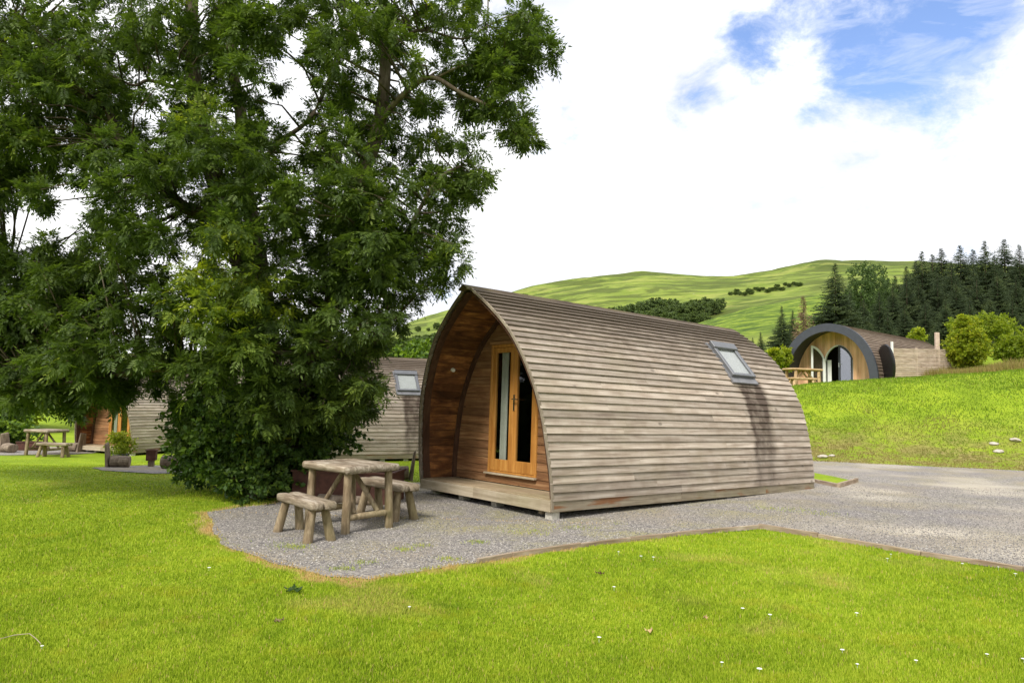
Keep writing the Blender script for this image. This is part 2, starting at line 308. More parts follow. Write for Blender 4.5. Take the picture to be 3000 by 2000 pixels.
# ground: colour from geometry attributes (bank, hill, straw) and noise
def groundmat():
    m, t, b = newmat('ground_grass'); tc = t.nodes.new('ShaderNodeTexCoord'); P = tc.outputs['Object']
    a = noise_n(t, P, .55, 5, .6); a2 = noise_n(t, P, 9., 6, .7)
    f = mth(t, 'ADD', mth(t, 'MULTIPLY', a, .6), mth(t, 'MULTIPLY', a2, .4))
    lawn = ramp(t, f, [(.3, (.1, .155, .01)), (.5, (.2, .285, .015)), (.68, (.31, .38, .025))])
    # hillside: bright pasture with darker rush and bracken, brown crag marks, painted relief shading
    mh = t.nodes.new('ShaderNodeMapping'); mh.inputs['Scale'].default_value = (1, 1, 3.2); t.links.new(P, mh.inputs[0])
    h1 = noise_n(t, mh.outputs[0], .012, 7, .62, .5); h2 = noise_n(t, mh.outputs[0], .07, 7, .7, .3)
    hf = mth(t, 'ADD', mth(t, 'MULTIPLY', h1, .55), mth(t, 'MULTIPLY', h2, .45))
    hill = ramp(t, hf, [(.34, (.04, .06, .013)), (.44, (.085, .12, .02)), (.5, (.145, .2, .028)), (.57, (.19, .245, .04)), (.68, (.24, .26, .07))])
    crag = mapr(t, noise_n(t, mh.outputs[0], .05, 6, .7), .66, .72, 0, .7)
    mb = t.nodes.new('ShaderNodeMapping'); mb.inputs['Scale'].default_value = (1, 1, 5.5); mb.inputs['Rotation'].default_value = (.06, .1, 0); t.links.new(P, mb.inputs[0])  # stretched bands below put the slope's relief shading into the colour
    bd2 = noise_n(t, mb.outputs[0], .028, 6, .6, .8); hill = mix(t, mapr(t, bd2, .49, .58, 0, .8), hill, (.075, .095, .02)); hill = mix(t, mapr(t, bd2, .47, .4, 0, .5), hill, (.3, .31, .08))
    bd3 = noise_n(t, mb.outputs[0], .11, 5, .65, 1.); hill = mix(t, mapr(t, bd3, .53, .66, 0, .4), hill, (.06, .085, .018))
    hill = mix(t, crag, hill, (.25, .22, .17))
    br = ramp(t, noise_n(t, mh.outputs[0], .22, 7, .75, .4), [(.38, (.035, .065, .01)), (.5, (.1, .16, .016)), (.6, (.21, .27, .03))])
    hill = mix(t, attr(t, 'bracken'), hill, br)
    lawn = mix(t, attr(t, 'strawg'), lawn, (.42, .29, .14)); c = mix(t, attr(t, 'hill'), lawn, hill)
    brn = ramp(t, a2, [(.35, (.12, .09, .035)), (.6, (.26, .21, .08))])
    bf = mth(t, 'MULTIPLY', attr(t, 'brown'), mapr(t, noise_n(t, P, 1.4, 5, .65), .35, .6)); c = mix(t, bf, c, brn)
    t.links.new(c, b.inputs['Base Color']); b.inputs['Roughness'].default_value = .9; b.inputs['Specular IOR Level'].default_value = .1
    bump(t, b, a2, .5, .05); return m
M['ground'] = groundmat()
def gravelmat():
    m, t, b = newmat('grey_gravel'); tc = t.nodes.new('ShaderNodeTexCoord'); P = tc.outputs['Object']
    vo = t.nodes.new('ShaderNodeTexVoronoi'); vo.inputs['Scale'].default_value = 66.; t.links.new(P, vo.inputs['Vector'])
    sp = t.nodes.new('ShaderNodeSeparateColor'); t.links.new(vo.outputs['Color'], sp.inputs[0])
    c = ramp(t, sp.outputs[0], [(0, (.1, .092, .09)), (.35, (.2, .183, .17)), (.7, (.285, .262, .235)), (1., (.42, .39, .345))])
    v2 = t.nodes.new('ShaderNodeTexVoronoi'); v2.inputs['Scale'].default_value = 30.; t.links.new(P, v2.inputs['Vector'])
    s2 = t.nodes.new('ShaderNodeSeparateColor'); t.links.new(v2.outputs['Color'], s2.inputs[0])
    c = mix(t, mth(t, 'MULTIPLY', mapr(t, s2.outputs[1], .6, .7), .6), c, ramp(t, s2.outputs[0], [(0, (.12, .11, .12)), (1, (.45, .41, .37))]))
    big = noise_n(t, P, .55, 5, .6); c = mix(t, mapr(t, big, .44, .62, 0, .6), c, (.3, .25, .175))      # sandy fines
    gz = noise_n(t, P, 1.1, 5, .65, .4); sand = attr(t, 'moss')
    c = mix(t, mth(t, 'MULTIPLY', mapr(t, gz, .42, .62), sand), c, (.29, .27, .13))
    c = mix(t, attr(t, 'sand'), c, ramp(t, gz, [(.3, (.42, .37, .29)), (.7, (.55, .5, .42))]))
    dk = mapr(t, noise_n(t, P, .45, 4, .6), .46, .6, 0, .35); c = mix(t, mth(t, 'MULTIPLY', dk, attr(t, 'road')), c, (.17, .16, .18))
    t.links.new(c, b.inputs['Base Color']); b.inputs['Roughness'].default_value = .9; b.inputs['Specular IOR Level'].default_value = .2
    bump(t, b, vo.outputs['Distance'], .7, .012); return m
M['gravel'] = gravelmat()
mp_, tp_, bp_ = newmat('loose_pebbles'); c_ = ramp(tp_, attr(tp_, 'rnd'), [(0, (.1, .095, .095)), (.4, (.19, .175, .17)), (.75, (.29, .27, .245)), (1., (.5, .47, .43))])
tp_.links.new(c_, bp_.inputs['Base Color']); bp_.inputs['Roughness'].default_value = .85; M['pebble'] = mp_

# ------------------------------------------------------------------ terrain
FA = np.array([8.36, 19.88]); FB = np.array([12.95, 18.22]); FD = (FB - FA) / np.linalg.norm(FB - FA); FN = np.array([-FD[1], FD[0]])
def shell(pts, rho):
    """image height of a terrain line (photo px) -> list (azimuth, z) at horizontal range rho"""
    az = []; zz = []
    for x, y in pts:
        r = ray(x, y); h = math.hypot(r[0], r[1]); az.append(math.atan2(r[0], r[1])); zz.append(CZ + r[2] / h * rho)
    return np.array(az), np.array(zz)
SH = [(75, [(-900, 1085), (700, 1100), (1100, 1120), (1500, 1120), (1900, 1090), (2100, 1040), (2300, 1010), (2600, 1000), (3000, 990), (3900, 990)]),
      (170, [(-900, 1060), (700, 1070), (1100, 1058), (1400, 1045), (1800, 1000), (1930, 975), (2040, 946), (2110, 922), (2200, 897), (2350, 874), (2600, 850), (3000, 840), (3900, 830)]),
      (230, [(-900, 1055), (700, 1060), (1100, 1050), (1400, 1040), (1800, 1010), (2040, 985), (2350, 890), (2600, 860), (3000, 850), (3900, 840)]),
      (340, [(-900, 1050), (700, 1020), (1100, 1000), (1250, 990), (1400, 960), (1700, 925), (2000, 890), (2350, 850), (2600, 820), (3000, 810), (3900, 800)]),
      (520, [(-900, 1060), (700, 1040), (1000, 1015), (1140, 978), (1200, 945), (1320, 908), (1420, 880), (1518, 852), (1632, 826), (1700, 815), (1785, 807), (1888, 800), (1980, 806), (2060, 808), (2150, 806), (2232, 790), (2360, 769), (2423, 761), (2550, 761), (2665, 765), (3000, 790), (3900, 850)]),
      (900, [(-900, 1090), (1140, 1010), (1500, 900), (2000, 850), (2500, 800), (3000, 830), (3900, 900)])]
SHT = [(r_, *shell(p_, r_)) for r_, p_ in SH]
def fbm(x, y, sc, oct=4, seed=0.):
    """cheap smooth value noise, vectorised"""
    x = np.asarray(x, float); y = np.asarray(y, float); out = np.zeros(np.broadcast(x, y).shape); a = 1.
    rg = np.random.default_rng(int(seed * 10) + 5); T = rg.random((64, 64)) * 2 - 1
    for o in range(oct):
        u = x / sc * 2 ** o + 17.3 * o + seed; v = y / sc * 2 ** o + 9.1 * o
        i = np.floor(u).astype(int); j = np.floor(v).astype(int); fu = u - i; fv = v - j; fu = fu * fu * (3 - 2 * fu); fv = fv * fv * (3 - 2 * fv)
        g = lambda p, q: T[p % 64, q % 64]
        out += a * ((g(i, j) * (1 - fu) + g(i + 1, j) * fu) * (1 - fv) + (g(i, j + 1) * (1 - fu) + g(i + 1, j + 1) * fu) * fv); a *= .5
    return out
def H(x, y, detail=True):
    x = np.asarray(x, float); y = np.asarray(y, float)
    near = -.36 * sst(12.5, 20, y) * sst(2.5, -2.5, x)
    near = near - .42 * sst(-8.5, -12.5, x) * sst(15, 24, y)
    d = (x - FA[0]) * FN[0] + (y - FA[1]) * FN[1]; s = (x - FA[0]) * FD[0] + (y - FA[1]) * FD[1]
    top = (2.32 + .085 * np.clip(s, -4, 20)) * sst(-14, -4, s)
    prof = np.clip(d / 9.2, 0, None); prof = np.where(prof < 1, .35 * prof + .65 * prof * prof * (3 - 2 * prof), 1.)
    bank = top * prof + .012 * np.clip(d - 9.2, 0, 40) * sst(-14, -4, s)
    if detail: bank = bank + sst(.3, 2.5, d) * sst(12, 8, d) * .07 * fbm(x, y, 1.6, 3) * sst(-14, -4, s)
    z = near * (1 - sst(0, 3, d) * sst(-14, -4, s)) + bank
    rho = np.hypot(x, y); az = np.arctan2(x, y)
    zs = [np.interp(az, a_, z_) for _, a_, z_ in SHT]; rs = [r_ for r_, _, _ in SHT]
    far = zs[0].copy()
    for k in range(len(rs) - 1):
        tt = np.clip((rho - rs[k]) / (rs[k + 1] - rs[k]), 0, 1); far = np.where(rho >= rs[k], zs[k] * (1 - tt) + zs[k + 1] * tt, far)
    if detail:
        far = far + sst(60, 120, rho) * (1.1 * fbm(x, y, 38, 5, 1.)) + sst(170, 320, rho) * 1.9 * fbm(x, y * .6, 80, 5, 2.)
    k = sst(42, 75, rho); return z * (1 - k) + far * k
azs = np.concatenate([np.radians(np.arange(-180, -44, 4.)), np.radians(np.arange(-44, 44, .25)), np.radians(np.arange(44, 180, 4.))])
rhos = np.concatenate([[.0, .8, 1.6, 2.4, 3.2], np.geomspace(3.8, 60, 150), np.geomspace(61, 1100, 150)])
AZ, RH = np.meshgrid(azs, rhos); GX = RH * np.sin(AZ); GY = RH * np.cos(AZ); GZ = H(GX, GY)
na, nr = len(azs), len(rhos); idx = np.arange(na * nr).reshape(nr, na); nxt = np.roll(idx, -1, 1)
FQ = np.stack([idx[:-1], idx[1:], nxt[1:], nxt[:-1]], -1).reshape(-1, 4)
dd = (GX - FA[0]) * FN[0] + (GY - FA[1]) * FN[1]; ss_ = (GX - FA[0]) * FD[0] + (GY - FA[1]) * FD[1]
brown = sst(-.4, .0, dd) * sst(5.2, 1.0, dd) * sst(-14, -4, ss_) * .9
hillk = sst(45, 80, RH); brk = sst(70, 100, RH) * sst(225, 180, RH)
FEX = [(-3.8, 9.3), (-3.6, 8.65), (-3.35, 8.15), (-2.9, 7.8), (-2.3, 7.45), (-1.6, 7.15), (-.6, 7.1)]
sg = np.full(GX.shape, 1e9)
for a_, b_ in zip(FEX[:-1], FEX[1:]):
    a_ = np.array(a_); ab = np.array(b_) - a_; t_ = np.clip(((GX - a_[0]) * ab[0] + (GY - a_[1]) * ab[1]) / (ab @ ab), 0, 1); sg = np.minimum(sg, np.hypot(GX - a_[0] - t_ * ab[0], GY - a_[1] - t_ * ab[1]))
g = npmesh('ground', np.stack([GX, GY, GZ], -1).reshape(-1, 3), FQ, M['ground'], attr={'hill': hillk.ravel(), 'brown': brown.ravel(), 'bracken': brk.ravel(), 'strawg': (.8 * sst(.16, .04, sg + .12 * fbm(GX, GY, .5, 3, 14.))).ravel()}, smooth=True)
tag(g, 'wide green grass ground rising to hill pasture', kind='structure')

# ------------------------------------------------------------------ gravel sheets draped on the ground
def inpoly(poly, X, Y):
    X = np.asarray(X); Y = np.asarray(Y); c = np.zeros(X.shape, bool); n = len(poly)
    for i in range(n):
        x1, y1 = poly[i]; x2, y2 = poly[(i + 1) % n]
        if y1 == y2: continue
        k = ((y1 > Y) != (y2 > Y)) & (X < (x2 - x1) * (Y - y1) / (y2 - y1) + x1); c ^= k
    return c
def edgedist(poly, X, Y):
    d = np.full(np.shape(X), 1e9); n = len(poly)
    for i in range(n):
        a = np.array(poly[i]); b = np.array(poly[(i + 1) % n]); ab = b - a; L2 = ab @ ab
        t = np.clip(((X - a[0]) * ab[0] + (Y - a[1]) * ab[1]) / L2, 0, 1); d = np.minimum(d, np.hypot(X - a[0] - t * ab[0], Y - a[1] - t * ab[1]))
    return d
def drape(name, poly, step, lift, mat, label, rough_edge=.03, attrs=None):
    P = []; n = len(poly)
    for i in range(n):
        a = np.array(poly[i], float); b = np.array(poly[(i + 1) % n], float); L = np.linalg.norm(b - a); k = max(1, int(L / (step * .4)))
        nrm = np.array([-(b - a)[1], (b - a)[0]]) / max(L, 1e-6)
        for j in range(k):
            q = a + (b - a) * j / k; P.append(tuple(q + nrm * rough_edge * float(fbm(q[0], q[1], .35, 3, 3.))))
    bd = len(P); xs = [p[0] for p in P]; ys = [p[1] for p in P]
    gx, gy = np.meshgrid(np.arange(min(xs), max(xs), step), np.arange(min(ys), max(ys), step)); gx = gx.ravel() + RNG.random(gx.size) * step * .3; gy = gy.ravel()
    ok = inpoly(P, gx, gy) & (edgedist(P, gx, gy) > step * .3); pts = [Vector(p) for p in P] + [Vector((a_, b_)) for a_, b_ in zip(gx[ok], gy[ok])]
    r = delaunay_2d_cdt(pts, [], [list(range(bd))], 1, 1e-5)
    V2 = np.array([tuple(v) for v in r[0]]); T = [f for f in r[2] if len(f) == 3]
    V = np.column_stack([V2, H(V2[:, 0], V2[:, 1]) + lift]); X, Y = V2[:, 0], V2[:, 1]
    A = {k_: f_(X, Y) for k_, f_ in (attrs or {}).items()}
    T = [tuple(f) if np.cross(V2[f[1]] - V2[f[0]], V2[f[2]] - V2[f[0]]) > 0 else tuple(f)[::-1] for f in T]
    o = npmesh(name, V, np.array(T), mat, attr=A); tag(o, label, kind='structure'); return P
G2 = lambda pts, z=0.: [tuple(gr(x, y, z)[:2]) for x, y in pts]
front_edge_px = [(608, 1500), (622, 1555), (650, 1592), (690, 1612), (780, 1640), (860, 1662), (960, 1690), (1080, 1697), (1200, 1682), (1350, 1656), (1500, 1632), (1700, 1602), (1980, 1570), (2225, 1548)]
right_edge_px = [(2225, 1548), (2400, 1575), (2700, 1628), (3000, 1675)]
fe = G2(front_edge_px); re_ = G2(right_edge_px)
ext = (np.array(re_[-1]) - np.array(re_[-2])); ext = tuple(np.array(re_[-1]) + ext / np.linalg.norm(ext) * 4.5)
poly_main = fe + re_[1:] + [ext, (30, ext[1] - 2), (30, 12.1), tuple(FB + FD * 5), tuple(FB), tuple(FA), tuple(FA - FD * 6), tuple(FA - FD * 9 + FN * .3), (-1., 22.3), (.6, 16.), (-.9, 14.4)] + G2([(1245, 1412), (1080, 1418), (930, 1440), (790, 1478), (690, 1488)])
gs = lambda cx, cy, rx, ry: (lambda X, Y: np.exp(-((X - cx) / rx) ** 2 - ((Y - cy) / ry) ** 2))
sc1 = gr(2690, 1558); sc2 = gr(2560, 1458)
def mossf(X, Y):
    m_ = .22 + .85 * np.exp(-((X - 1.2) / 1.6) ** 2 - ((Y - 8.6) / .9) ** 2) + .7 * np.exp(-((X - 3.6) / 1.2) ** 2 - ((Y - 10.6) / .7) ** 2) + .5 * np.exp(-((X + .5) / .9) ** 2 - ((Y - 9.4) / 1.) ** 2)
    return np.clip(m_, 0, 1)
AT = {'moss': mossf, 'sand': lambda X, Y: np.clip(1. * gs(sc1[0], sc1[1], 1., .38)(X, Y) * (.75 + .4 * fbm(X, Y, .5, 3, 12.)) + .8 * gs(sc2[0], sc2[1], .45, .35)(X, Y) + .6 * sst(-.2, .9, fbm(X, Y, 1.1, 4, 13.)) * sst(2.5, 4.5, X) + .3 * gs(6.5, 7.5, 1.6, .8)(X, Y), 0, 1), 'road': lambda X, Y: sst(3.2, 4.2, X) }
PM = drape('gravel_drive', poly_main, .22, .006, M['gravel'], 'grey gravel drive and pitch round the nearest pod', .035, AT)
pit2 = G2([(272, 1374), (300, 1390), (370, 1397), (450, 1404), (530, 1400), (620, 1385), (640, 1360), (560, 1345), (430, 1346), (340, 1358)], -.12)
P2 = drape('gravel_patch', pit2, .3, .012, M['gravel'], 'small round gravel patch with a log seat on the lawn', .03, {'moss': lambda X, Y: X * 0, 'sand': lambda X, Y: X * 0, 'road': lambda X, Y: X * 0 + 1})
p3 = G2([(-250, 1338), (0, 1333), (221, 1330), (330, 1322), (370, 1322), (300, 1312), (100, 1306), (-250, 1310)], -.77)
P3 = drape('gravel_strip', p3, .5, .014, M['gravel'], 'gravel strip beside the far left pod', .03, {'moss': lambda X, Y: X * 0, 'sand': lambda X, Y: X * 0, 'road': lambda X, Y: X * 0 + 1})
p4 = [(-2.6, 20.3), (-1., 22.3), (-1.5, 20.2), (-1.3, 19.6), (-9, 16.9), (-9.2, 17.8)]
p4 = [(-9.3, 18.9), (-1.6, 21.9), (-.4, 21.3), (-.6, 20.5), (-8.8, 17.6)]
isl = G2([(2387, 1386), (2440, 1396), (2503, 1410), (2458, 1424), (2382, 1410)]) + [(3.6, 15.5), (4.2, 16.4)]
isl = [isl[0], isl[1], isl[2], isl[3], isl[4], (5.1, 14.9), (4.6, 16.2)]

# ------------------------------------------------------------------ grass blades (countless: stuff)
def blades(name, X, Y, h, wdt, mat, label, straw=None, lean=.5):
    n = len(X); Z = H(X, Y); a = RNG.random(n) * 2 * np.pi; l = RNG.random(n) * lean * h; b = RNG.random(n) * 2 * np.pi
    dx = np.cos(a) * wdt / 2; dy = np.sin(a) * wdt / 2
    V = np.empty((n, 3, 3)); V[:, 0] = np.column_stack([X - dx, Y - dy, Z - .003]); V[:, 1] = np.column_stack([X + dx, Y + dy, Z - .003])
    V[:, 2] = np.column_stack([X + np.cos(b) * l, Y + np.sin(b) * l, Z + h])
    r = np.repeat(RNG.random(n), 3); st = np.repeat(straw if straw is not None else np.zeros(n), 3)
    o = npmesh(name, V.reshape(-1, 3), np.arange(n * 3).reshape(-1, 3), mat, attr={'rnd': r, 'straw': st}); tag(o, label, kind='stuff'); return o
def scatter_px(n, x0, x1, dmin, dmax, pw):
    """points over the view fan between ranges dmin and dmax, thinning with distance"""
    u = RNG.random(n); d = (dmin ** (1 - pw) + u * (dmax ** (1 - pw) - dmin ** (1 - pw))) ** (1 / (1 - pw))
    t = (x0 + RNG.random(n) * (x1 - x0)); return t * d, d
X, Y = scatter_px(760000, -.84, 1.1, 3.3, 24, 1.9)
isl_in = inpoly(isl, X, Y)
inm = inpoly(PM, X, Y) & ~isl_in; inn = inpoly(P2, X, Y) | inpoly(P3, X, Y)
bd_ = (X - FA[0]) * FN[0] + (Y - FA[1]) * FN[1]
ed = edgedist(fe, X, Y); ed = np.minimum(edgedist(poly_main, X, Y), ed)
inn |= edgedist(pit2, X, Y) < .1
keep = (~inm & ~inn & (bd_ < 0)) | (inm & (ed < .07) & (RNG.random(len(X)) < .25) & (X < 1.5))
X, Y, ed, = X[keep], Y[keep], ed[keep]
hh = (.012 + .017 * RNG.random(len(X)) + .012 * np.clip(fbm(X, Y, .5, 3, 4.), 0, 1)) * (1 - sst(7, 16, Y) * .45)
strw = np.clip(1.05 * sst(.2, .03, ed + .16 * fbm(X, Y, .45, 4, 6.)) * .85 * sst(2.2, .5, X) + .3 * sst(.5, 1.3, fbm(X, Y, .9, 4, 7.)) + (RNG.random(len(X)) < .03) * .7, 0, 1)
blades('lawn_grass', X, Y, hh, .0045 + .0011 * Y, M['blade'], 'short bright green mown lawn grass', strw)
n = 90000; s_ = RNG.random(n) * 24 - 7; d_ = RNG.random(n) * 10.6 - .15
X = FA[0] + FD[0] * s_ + FN[0] * d_; Y = FA[1] + FD[1] * s_ + FN[1] * d_
blades('bank_grass', X, Y, .03 + .045 * RNG.random(n) * (1 + .6 * fbm(X, Y, 1.2, 3, 8.)) * (.5 + .5 * sst(1, 4, d_)), np.full(n, .03), M['tuft'], 'longer rough grass on the bank below the far pod',
       np.clip(sst(5.2, .8, d_ + 1.5 * fbm(X, Y, 1.5, 3, 9.)) * .75 + (RNG.random(n) < .06) * .6, 0, 1), lean=.9)
n = 14000; X = 18.3 + RNG.random(n) * 9; Y = 29.2 + RNG.random(n) * 5 + (X - 18) * .05
blades('dry_grass', X, Y, .25 + .4 * RNG.random(n) * (.6 + .5 * fbm(X, Y, 1.5, 3, 8.)), np.full(n, .035), M['tuft'], 'tall straw coloured dry grass on the bank top at the right edge', np.clip(.55 + .5 * RNG.random(n), 0, 1), lean=.5)
n = 5200; wc = np.array([gr(x, y)[:2] for x, y in ((868, 1605), (1004, 1668), (1230, 1600), (1075, 1650), (1180, 1612), (1400, 1590), (1320, 1640), (2330, 1495), (2400, 1505), (2250, 1490), (850, 1598), (1560, 1560), (1690, 1545))])
k_ = RNG.integers(len(wc), size=n); X = wc[k_, 0] + RNG.normal(0, .07, n) * (1 + (k_ > 6)); Y = wc[k_, 1] + RNG.normal(0, .05, n) * (1 + 1.5 * (k_ > 6)); k2 = RNG.random(n) < .35
blades('gravel_weeds', X[k2], Y[k2], .012 + .025 * RNG.random(k2.sum()), np.full(k2.sum(), .01), M['blade'], 'small tufts of grass growing through the gravel', np.clip(RNG.random(k2.sum()) - .5, 0, 1), lean=1.5)
# loose pebbles on the gravel
n = 150000; X, Y = scatter_px(n, -.6, .8, 6.5, 14, 2.2); k = inpoly(PM, X, Y) & (~inpoly(isl, X, Y)); X, Y = X[k], Y[k]; n = len(X)
r = .0035 + .0065 * RNG.random(n) ** 2; c = np.column_stack([X, Y, np.full(n, .006) + r * .3])
D = np.array([(1, 0, 0), (0, 1, 0), (-1, 0, 0), (0, -1, 0), (0, 0, .7), (0, 0, -.7)]); J = .6 + .8 * RNG.random((n, 6, 1)); an = RNG.random(n) * 6.28
DR = np.empty((n, 6, 3)); DR[..., 0] = D[:, 0] * np.cos(an)[:, None] - D[:, 1] * np.sin(an)[:, None]; DR[..., 1] = D[:, 0] * np.sin(an)[:, None] + D[:, 1] * np.cos(an)[:, None]; DR[..., 2] = D[:, 2]
V = c[:, None] + DR * J * r[:, None, None]; f0 = np.array([(0, 1, 4), (1, 2, 4), (2, 3, 4), (3, 0, 4), (1, 0, 5), (2, 1, 5), (3, 2, 5), (0, 3, 5)])
FF = (f0[None] + (np.arange(n) * 6)[:, None, None]).reshape(-1, 3)
tag(npmesh('loose_gravel', V.reshape(-1, 3), FF, M['pebble'], attr={'rnd': np.repeat(RNG.random(n), 6)}), 'loose grey chippings over the gravel', kind='stuff')

# ------------------------------------------------------------------ lawn edging boards
def edging(name, pts, h, wd, label, z0=0.):
    m = MB(); pts = [Vector((p[0], p[1], 0)) for p in pts]
    for a, b in zip(pts[:-1], pts[1:]):
        L = (b - a).length; k = max(1, round(L / .9))
        for i in range(k):
            p = a.lerp(b, i / k); q = a.lerp(b, (i + 1) / k - .004 / L); zz = h * (.85 + .3 * random.random())
            j = Vector((random.uniform(-.006, .006), random.uniform(-.006, .006), 0))
            m.bar(p + j + Vector((0, 0, z0 + zz / 2 - .02)), q + j + Vector((0, 0, z0 + h / 2 - .02)), wd, zz + .04)
    o = m.build(name, M['edging'], bevel=.004); tag(o, label, 'lawn edging', 'timber lawn edging boards'); return o
edging('lawn_edging', G2([(1400, 1650), (1500, 1632), (1700, 1602), (1980, 1570), (2225, 1548)]), .05, .035, 'weathered timber edging along the front lawn in front of the nearest pod')
edging('lawn_edging', re_ + [ext], .055, .04, 'brown timber edging running from the lawn corner to the lower right')
edging('lawn_edging', G2([(2345, 1404), (2382, 1412), (2458, 1428)]) + G2([(2512, 1412)]), .08, .05, 'short mossy edging round the tiny grass triangle behind the nearest pod')
mi = MB(); top = [(x, y, .012) for x, y in isl]; bot = [(x, y, -.05) for x, y in isl]; k = len(isl)
mi.add(top + bot, [tuple(range(k)), tuple(range(2 * k - 1, k - 1, -1))] + [(i, (i + 1) % k, k + (i + 1) % k, k + i) for i in range(k)])
o = mi.build('grass_verge', M['ground']); tag(o, 'small raised triangle of grass at the rear of the nearest pod', kind='structure')

# ------------------------------------------------------------------ the pointed timber pods
PROF = [(1.515, .08), (1.54, .3), (1.53, .61), (1.5, .89), (1.465, 1.16), (1.43, 1.34), (1.365, 1.59), (1.275, 1.8), (1.15, 2.05), (.99, 2.3), (.82, 2.5), (.6, 2.69), (.33, 2.9), (.03, 3.09)]
pz = np.array([p[1] for p in PROF]); pw = np.array([p[0] for p in PROF])
def hw(z): return float(np.interp(z, pz, pw))
RAKE, HP, LP = .3566, 3.0955, 6.53
def yf(z): return -RAKE * max(0, (z - .1)) / (HP - .1)
def yr(z): return LP - .26 * z / HP
fine = np.linspace(.08, 3.09, 400); fw = np.interp(fine, pz, pw)
fw = np.convolve(np.pad(fw, 12, 'edge'), np.ones(25) / 25, 'valid')
def hws(z): return float(np.interp(z, fine, fw))
arc = np.concatenate([[0], np.cumsum(np.hypot(np.diff(fw), np.diff(fine)))])
def arc_at(s): z = float(np.interp(s, arc, fine)); return float(np.interp(s, arc, fw)), z
def nrm_at(s):
    a = arc_at(max(0, s - .05)); b = arc_at(min(arc[-1], s + .05)); tx, tz = b[0] - a[0], b[1] - a[1]; L = math.hypot(tx, tz); return tz / L, -tx / L
S0 = float(np.interp(.235, fine, arc))
def cladding(side, root):
    m = MB(); nb = 32; stp = (arc[-1] - S0) / nb
    for i in range(nb):
        s0 = S0 + i * stp; s1 = min(arc[-1], s0 + stp + .025); (w0, z0), (w1, z1) = arc_at(s0), arc_at(s1); n0, n1 = nrm_at(s0), nrm_at(s1)
        ob, ot, th = .032, .004, .02
        jo = random.uniform(-.0035, .0035)
        A = (w0 + n0[0] * (ob + jo), z0 + n0[1] * (ob + jo)); B = (w1 + n1[0] * ot, z1 + n1[1] * ot); Ai = (A[0] - n0[0] * th, A[1] - n0[1] * th); Bi = (B[0] - n1[0] * th, B[1] - n1[1] * th)
        y0, y1 = yf((z0 + z1) / 2) - .01 + random.uniform(-.008, .008), yr((z0 + z1) / 2) + random.uniform(-.008, .008)
        cuts = [y0]; c_ = y0 + random.uniform(1.2, 4.2)
        while c_ < y1 - .8: cuts.append(c_); c_ += random.uniform(2.4, 4.2)
        cuts.append(y1)
        for a, b in zip(cuts[:-1], cuts[1:]):
            k = max(1, int((b - a) / .45)); rr = random.random(); ys = [a + .0015 + (b - a - .003) * j / k for j in range(k + 1)]; vs = []
            for y in ys:
                wv = .004 * noise.noise(Vector((y * 1.1, i * 3.7, side)))
                for (px_, pz_), nn_ in ((Ai, n0), (A, n0), (B, n1), (Bi, n1)): vs.append((side * (px_ + nn_[0] * wv), y, pz_ + nn_[1] * wv))
            fs = [(j * 4 + q, j * 4 + (q + 1) % 4, (j + 1) * 4 + (q + 1) % 4, (j + 1) * 4 + q) for j in range(k) for q in range(4)] + [(3, 2, 1, 0), tuple(k * 4 + q for q in range(4))]
            m.add(vs, fs, rr)
    return m.build('side_cladding', M['clad'], root)
def arch_band(z0, y_fn, off, thick, depth, mat, name, root, n=40, r=None):
    """curved board following the arch on both sides, inner offset off, radial thickness thick"""
    m = MB(); ring = []
    ss = [float(np.interp(z0, fine, arc))]; ss = list(np.linspace(ss[0], arc[-1] - .02, n))
    for side in (1, -1):
        vs = []
        for s in ss:
            w_, z_ = arc_at(s); nx, nz = nrm_at(s)
            o_ = (max(.0, w_ - nx * off), z_ - nz * off); i_ = (max(.0, w_ - nx * (off + thick)), z_ - nz * (off + thick)); y_ = y_fn(z_)
            vs += [(side * o_[0], y_, o_[1]), (side * o_[0], y_ + depth, o_[1]), (side * i_[0], y_ + depth, i_[1]), (side * i_[0], y_, i_[1])]
        fs = [(j * 4 + q, j * 4 + (q + 1) % 4, (j + 1) * 4 + (q + 1) % 4, (j + 1) * 4 + q) for j in range(len(ss) - 1) for q in range(4)] + [(3, 2, 1, 0), tuple((len(ss) - 1) * 4 + q for q in range(4))]
        m.add(vs, fs, r)
    return m.build(name, mat, root)
